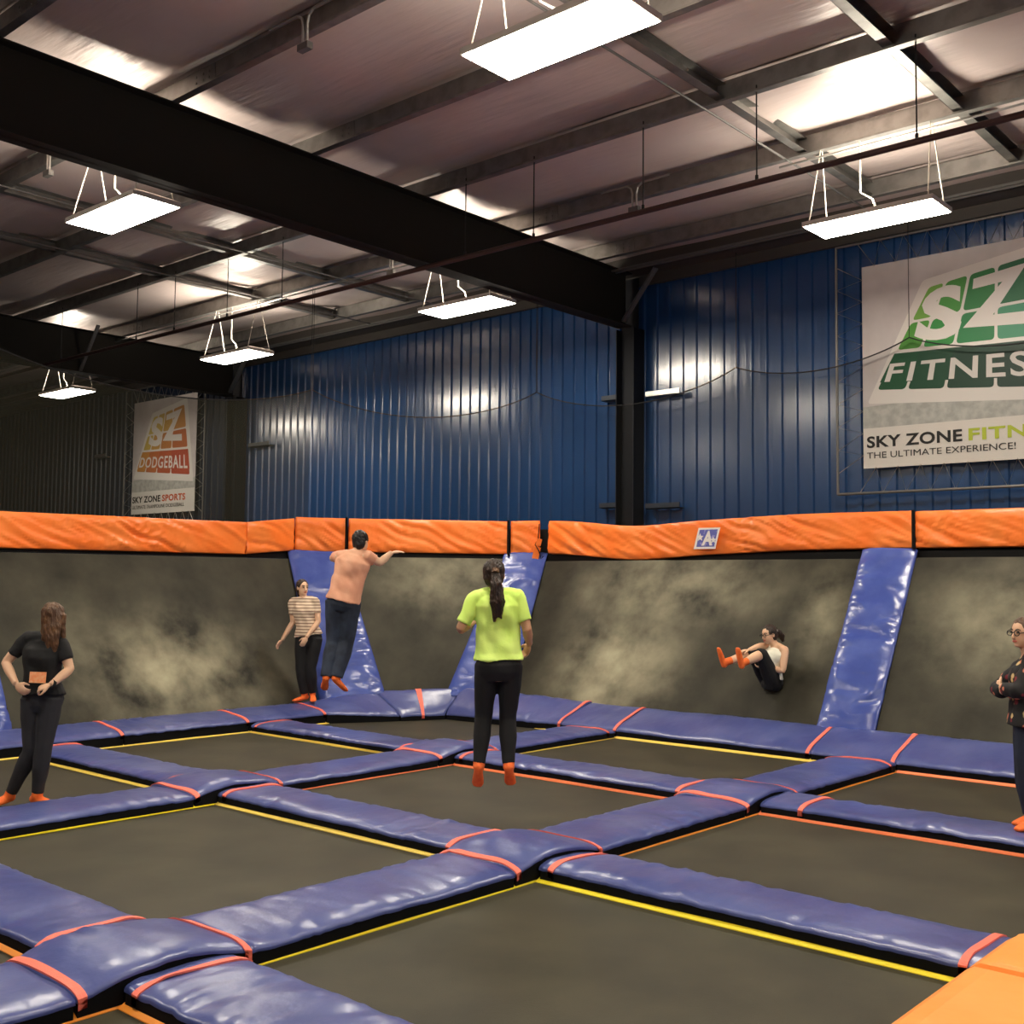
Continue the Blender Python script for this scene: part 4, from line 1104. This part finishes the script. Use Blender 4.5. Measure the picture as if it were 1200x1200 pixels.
tg = MB().box((-0.065, -0.005, -0.045), (0.065, 0.003, 0.045)).obj('shirt_tag', mat('tag_orange', srgb(255, 160, 104), 0.6, var=srgb(255, 190, 140), vscale=40), r)
tg.location = (0.068, -0.180, 1.085); tg.rotation_euler = (math.radians(-4), math.radians(2), math.radians(8)); tg['label'] = 'orange tag on the shirt hem'
wt = MB().tube([(-0.012, 0, 0), (0.012, 0, 0)], 0.036, 14).obj('watch', BLACKF, r); wt.location = (0.195, -0.185, 1.035); wt.rotation_euler = (0.2, 0.3, 1.0)

# 2. striped top, looking right
r, d = person('person', (-0.44, 4.20, 0.235), 'person in beige striped top and black trousers standing on the left wall pads', dict(
    head=(-0.155, 0.0, 1.575), face=V(0.62, -0.75, -0.02), front=V(0.30, -1, 0),
    shL=(-0.30, 0.03, 1.375), shR=(0.040, -0.03, 1.395), hipL=(-0.135, 0.0, 0.86), hipR=(0.035, -0.02, 0.87),
    elL=(-0.285, 0.03, 1.10), wrL=(-0.415, -0.04, 0.855), elR=(0.085, -0.08, 1.11), wrR=(-0.05, -0.20, 0.905),
    hdL=(V(-0.6, -0.2, -0.75), V(0.6, -0.3, -0.3), V(0.3, -0.9, 0), 1.0, 0.5), hdR=(V(-0.45, -0.1, -0.9), V(-0.2, 0.9, 0), V(-0.8, -0.2, 0.3), 1.0, 0.4),
    knL=(-0.145, -0.03, 0.47), anL=(-0.095, 0.0, 0.10), toeL=(-0.225, -0.14, 0.035), knR=(-0.015, -0.05, 0.48), anR=(0.01, 0.03, 0.115), toeR=(0.055, -0.16, 0.035)), SKIN_C,
    dict(shirt=(stripes('striped_knit', srgb(230, 208, 182), srgb(146, 116, 98)), 0.10, 0.30, 0.05), trousers=(BLACKF, 0.28, 0.97, 0.012)))
mb = MB(); hair_cap(mb, d, 1.0)
hc, hx, fc, hu = d['hc'], d['hx'], d['face'], d['hup']
mb.tube([hc - fc*0.07 - hu*0.02, hc - fc*0.095 - hu*0.08, hc - fc*0.08 - hu*0.17], 0, 8, radii=[0.045, 0.035, 0.012])
bake('hair', mb, HAIR_DK, r, 0.008, 3)

# 3. peach shirt, in mid-air, back turned
r, d = person('person', (2.21, 2.48, 0.0), 'person in peach shirt and dark jeans jumping mid-air, arms out, back turned', dict(
    head=(0.195, 0.03, 2.355), face=V(0.5, 0.86, 0.05), front=V(0.25, 1, 0),
    shL=(-0.03, 0.03, 2.185), shR=(0.27, -0.01, 2.19), hipL=(-0.075, 0.02, 1.68), hipR=(0.095, 0.0, 1.67),
    elL=(-0.15, 0.20, 2.165), wrL=(-0.03, 0.38, 2.235), elR=(0.405, 0.04, 2.115), wrR=(0.525, 0.13, 2.235),
    hdL=(V(0.7, 0.5, 0.3), V(0, 0.3, -1), V(0.3, 0.5, 0), 1.0, 0.4), hdR=(V(0.9, 0.25, 0.12), V(0, 0.2, -1), V(-0.2, 0.9, 0), 1.0, 0.25),
    knL=(-0.085, 0.06, 1.24), anL=(-0.15, -0.06, 0.85), toeL=(-0.19, 0.06, 0.70), knR=(0.045, 0.05, 1.24), anR=(-0.035, -0.06, 0.85), toeR=(0.06, 0.04, 0.69)), SKIN_C,
    dict(shirt=(fabric('peach_cotton', srgb(230, 164, 132), srgb(240, 184, 152)), 0.02, 0.30, 0.03), trousers=(fabric('dark_denim', srgb(32, 40, 54), srgb(50, 60, 78), 6), 0.07, 1.0, 0.024), box=0.160), female=False)
mb = MB(); hair_cap(mb, d, 1.03, 0.0)
bake('hair', mb, HAIR_BK, r, 0.008, 2, 0.010, 0.03)

# 4. neon green shirt, in mid-air, back turned
r, d = person('person', (6.08, 0.73, 0.0), 'person in neon green T-shirt and black leggings jumping mid-air, back turned', dict(
    head=(-0.01, 0.02, 1.965), face=V(0.05, 1, 0.0), front=V(0.03, 1, 0),
    shL=(-0.155, 0.0, 1.79), shR=(0.185, 0.0, 1.79), hipL=(-0.058, 0.0, 1.265), hipR=(0.125, 0.0, 1.265),
    elL=(-0.262, -0.02, 1.545), wrL=(-0.17, 0.20, 1.60), elR=(0.245, -0.02, 1.555), wrR=(0.268, 0.13, 1.435),
    hdL=(V(0.5, 0.7, 0.3), V(0.6, -0.5, 0), V(0, 0, 1), 1.0, 0.9), hdR=(V(-0.25, 0.35, -0.7), V(-0.6, -0.3, -0.2), V(-0.3, 0.8, 0.4), 1.0, 0.9),
    knL=(-0.078, 0.05, 0.885), anL=(-0.108, -0.03, 0.525), toeL=(-0.118, 0.06, 0.355), knR=(0.105, 0.05, 0.875), anR=(0.118, -0.03, 0.525), toeR=(0.135, 0.06, 0.37)), SKIN_B,
    dict(shirt=(fabric('neon_green_cotton', srgb(218, 255, 118), srgb(226, 255, 136)), 0.10, 0.42, 0.02), trousers=(BLACKF, 0.26, 0.98, 0.0), sock_h=0.05, box=0.152))
mb = MB(); hair_cap(mb, d, 1.02)
hc = d['hc']
mb.ellipsoid(hc + V(0.012, -0.085, 0.02), V(0.030, 0, 0), V(0, 0.03, 0), V(0, 0, 0.03))
for q in range(7):
    a = q*2*math.pi/7; o_ = V(0.022*math.cos(a), 0.016*math.sin(a), 0)
    mb.tube([hc + V(0.012, -0.10, 0.02) + o_*0.6, hc + V(0.020, -0.135, -0.07) + o_, hc + V(0.028, -0.135, -0.20) + o_*1.5, hc + V(0.034, -0.125, -0.335 - 0.02*math.sin(q*2.0)) + o_*1.2], 0, 8, radii=[0.020, 0.026, 0.028, 0.010])
bake('hair', mb, HAIR_DK, r, 0.007, 2, 0.006, 0.02)
tie = MB().tube([hc + V(0.012, -0.104, 0.045), hc + V(0.012, -0.118, 0.015)], 0.030, 12).obj('hair_tie', HAIR_BR, r)

# 5. white tank top, rebounding off the wall, knees drawn up
r, d = person('person', (5.14, 6.60, 0.76), 'person in white tank top and glasses rebounding seated off the far wall, feet raised', dict(
    head=(0.075, -0.10, 0.555), face=V(-0.86, -0.45, -0.15), head_up=V(-0.12, 0, 1), front=V(-0.9, -0.35, 0.25),
    shL=(0.235, -0.22, 0.375), shR=(0.11, 0.07, 0.40), hipL=(0.115, -0.13, -0.02), hipR=(0.09, 0.04, -0.02),
    elL=(0.20, -0.27, 0.14), wrL=(0.02, -0.10, 0.16), elR=(-0.01, -0.05, 0.42), wrR=(-0.17, -0.12, 0.37),
    hdL=(V(-0.8, 0.3, 0.1), V(0, 0, 1), V(0, 0.9, 0.1), 1.0, 0.7), hdR=(V(-0.9, -0.2, -0.1), V(0, 0, -1), V(0, -0.9, 0), 1.0, 0.7),
    knL=(-0.05, -0.26, 0.33), anL=(-0.30, -0.40, 0.235), toeL=(-0.375, -0.45, 0.415), knR=(-0.10, -0.05, 0.33), anR=(-0.46, -0.16, 0.225), toeR=(-0.555, -0.20, 0.40)), SKIN_C,
    dict(shirt=(fabric('white_tank', srgb(232, 230, 214)), 0.16, 0.0, 0.0), trousers=(BLACKF, 0.34, 0.62, 0.010), sock_h=0.10))
mb = MB(); hair_cap(mb, d, 1.0)
hc, hx, fc, hu = d['hc'], d['hx'], d['face'], d['hup']
mb.tube([hc - fc*0.09, hc - fc*0.14 + hu*0.01, hc - fc*0.19 - hu*0.05, hc - fc*0.20 - hu*0.12], 0, 10, radii=[0.03, 0.045, 0.04, 0.015])
bake('hair', mb, HAIR_DK, r, 0.008, 2, 0.006, 0.03)
ht = MB().tube([hc - fc*0.108 + hu*0.02, hc - fc*0.118 + hu*0.018], 0.032, 10).obj('hair_tie', M_WHITE, r)
def glasses(r, d):
    hc, hx, fc, hu, k = d['hc'], d['hx'], d['face'], d['hup'], d['k']
    g = MB()
    for sg in (-1, 1):
        c = hc + hx*sg*0.034*k + hu*0.004*k + fc*0.094*k
        g.tube([c + hx*0.026*k*math.cos(t*math.pi/6) + hu*0.020*k*math.sin(t*math.pi/6) for t in range(13)], 0.0035*k, 6, caps=False)
        g.tube([c + hx*sg*0.026*k, hc + hx*sg*0.080*k + hu*0.01*k + fc*0.05*k, hc + hx*sg*0.082*k + hu*0.006*k - fc*0.01*k], 0.0035*k, 6)
    g.tube([hc - hx*0.008*k + hu*0.008*k + fc*0.098*k, hc + hx*0.008*k + hu*0.008*k + fc*0.098*k], 0.0035*k, 6)
    return g.obj('glasses', M_GLASS, r)
glasses(r, d)

# 6. floral top at the right edge, arms folded, looking left
r, d = person('person', (9.10, 3.28, 0.11), 'person in black floral top and jeans with glasses at the right frame edge, arms folded', dict(
    head=(0.050, 0.0, 1.455), face=V(-0.93, -0.36, -0.03), front=V(-0.9, -0.45, 0),
    shL=(0.045, -0.15, 1.245), shR=(0.16, 0.14, 1.245), hipL=(0.065, -0.075, 0.76), hipR=(0.125, 0.085, 0.76),
    elL=(-0.10, -0.24, 1.03), wrL=(-0.12, 0.0, 1.05), elR=(-0.07, 0.17, 1.02), wrR=(-0.13, -0.10, 1.02),
    hdL=(V(0.1, 0.9, 0.05), V(0.8, 0, 0), V(0, 0, 1), 1.0, 0.5), hdR=(V(0.1, -0.9, 0.05), V(0.8, 0, 0), V(0, 0, 1), 1.0, 0.6),
    knL=(0.03, -0.09, 0.42), anL=(0.055, -0.085, 0.09), toeL=(-0.10, -0.18, 0.024), knR=(0.09, 0.08, 0.42), anR=(0.13, 0.09, 0.09), toeR=(-0.03, 0.02, 0.024), kd=1.12), SKIN_C,
    dict(shirt=(floral('black_floral'), 0.02, 0.86, 0.08), trousers=(fabric('navy_denim', srgb(20, 26, 44), srgb(30, 38, 60), 6), 0.2, 0.96, 0.016)))
mb = MB(); hair_cap(mb, d, 1.02)
bake('hair', mb, HAIR_BR, r, 0.008, 2, 0.006, 0.03)
glasses(r, d)
for s in 'LR':
    an = d['j']['an'+s]; sh = (d['j']['kn'+s]-an).normalized()
    MB().tube([an + sh*0.055, an + sh*0.095], 0, 14, radii=[0.060, 0.062]).obj('trouser_cuff', mat('denim_cuff', srgb(128, 136, 136), 0.85), r, smooth=True)
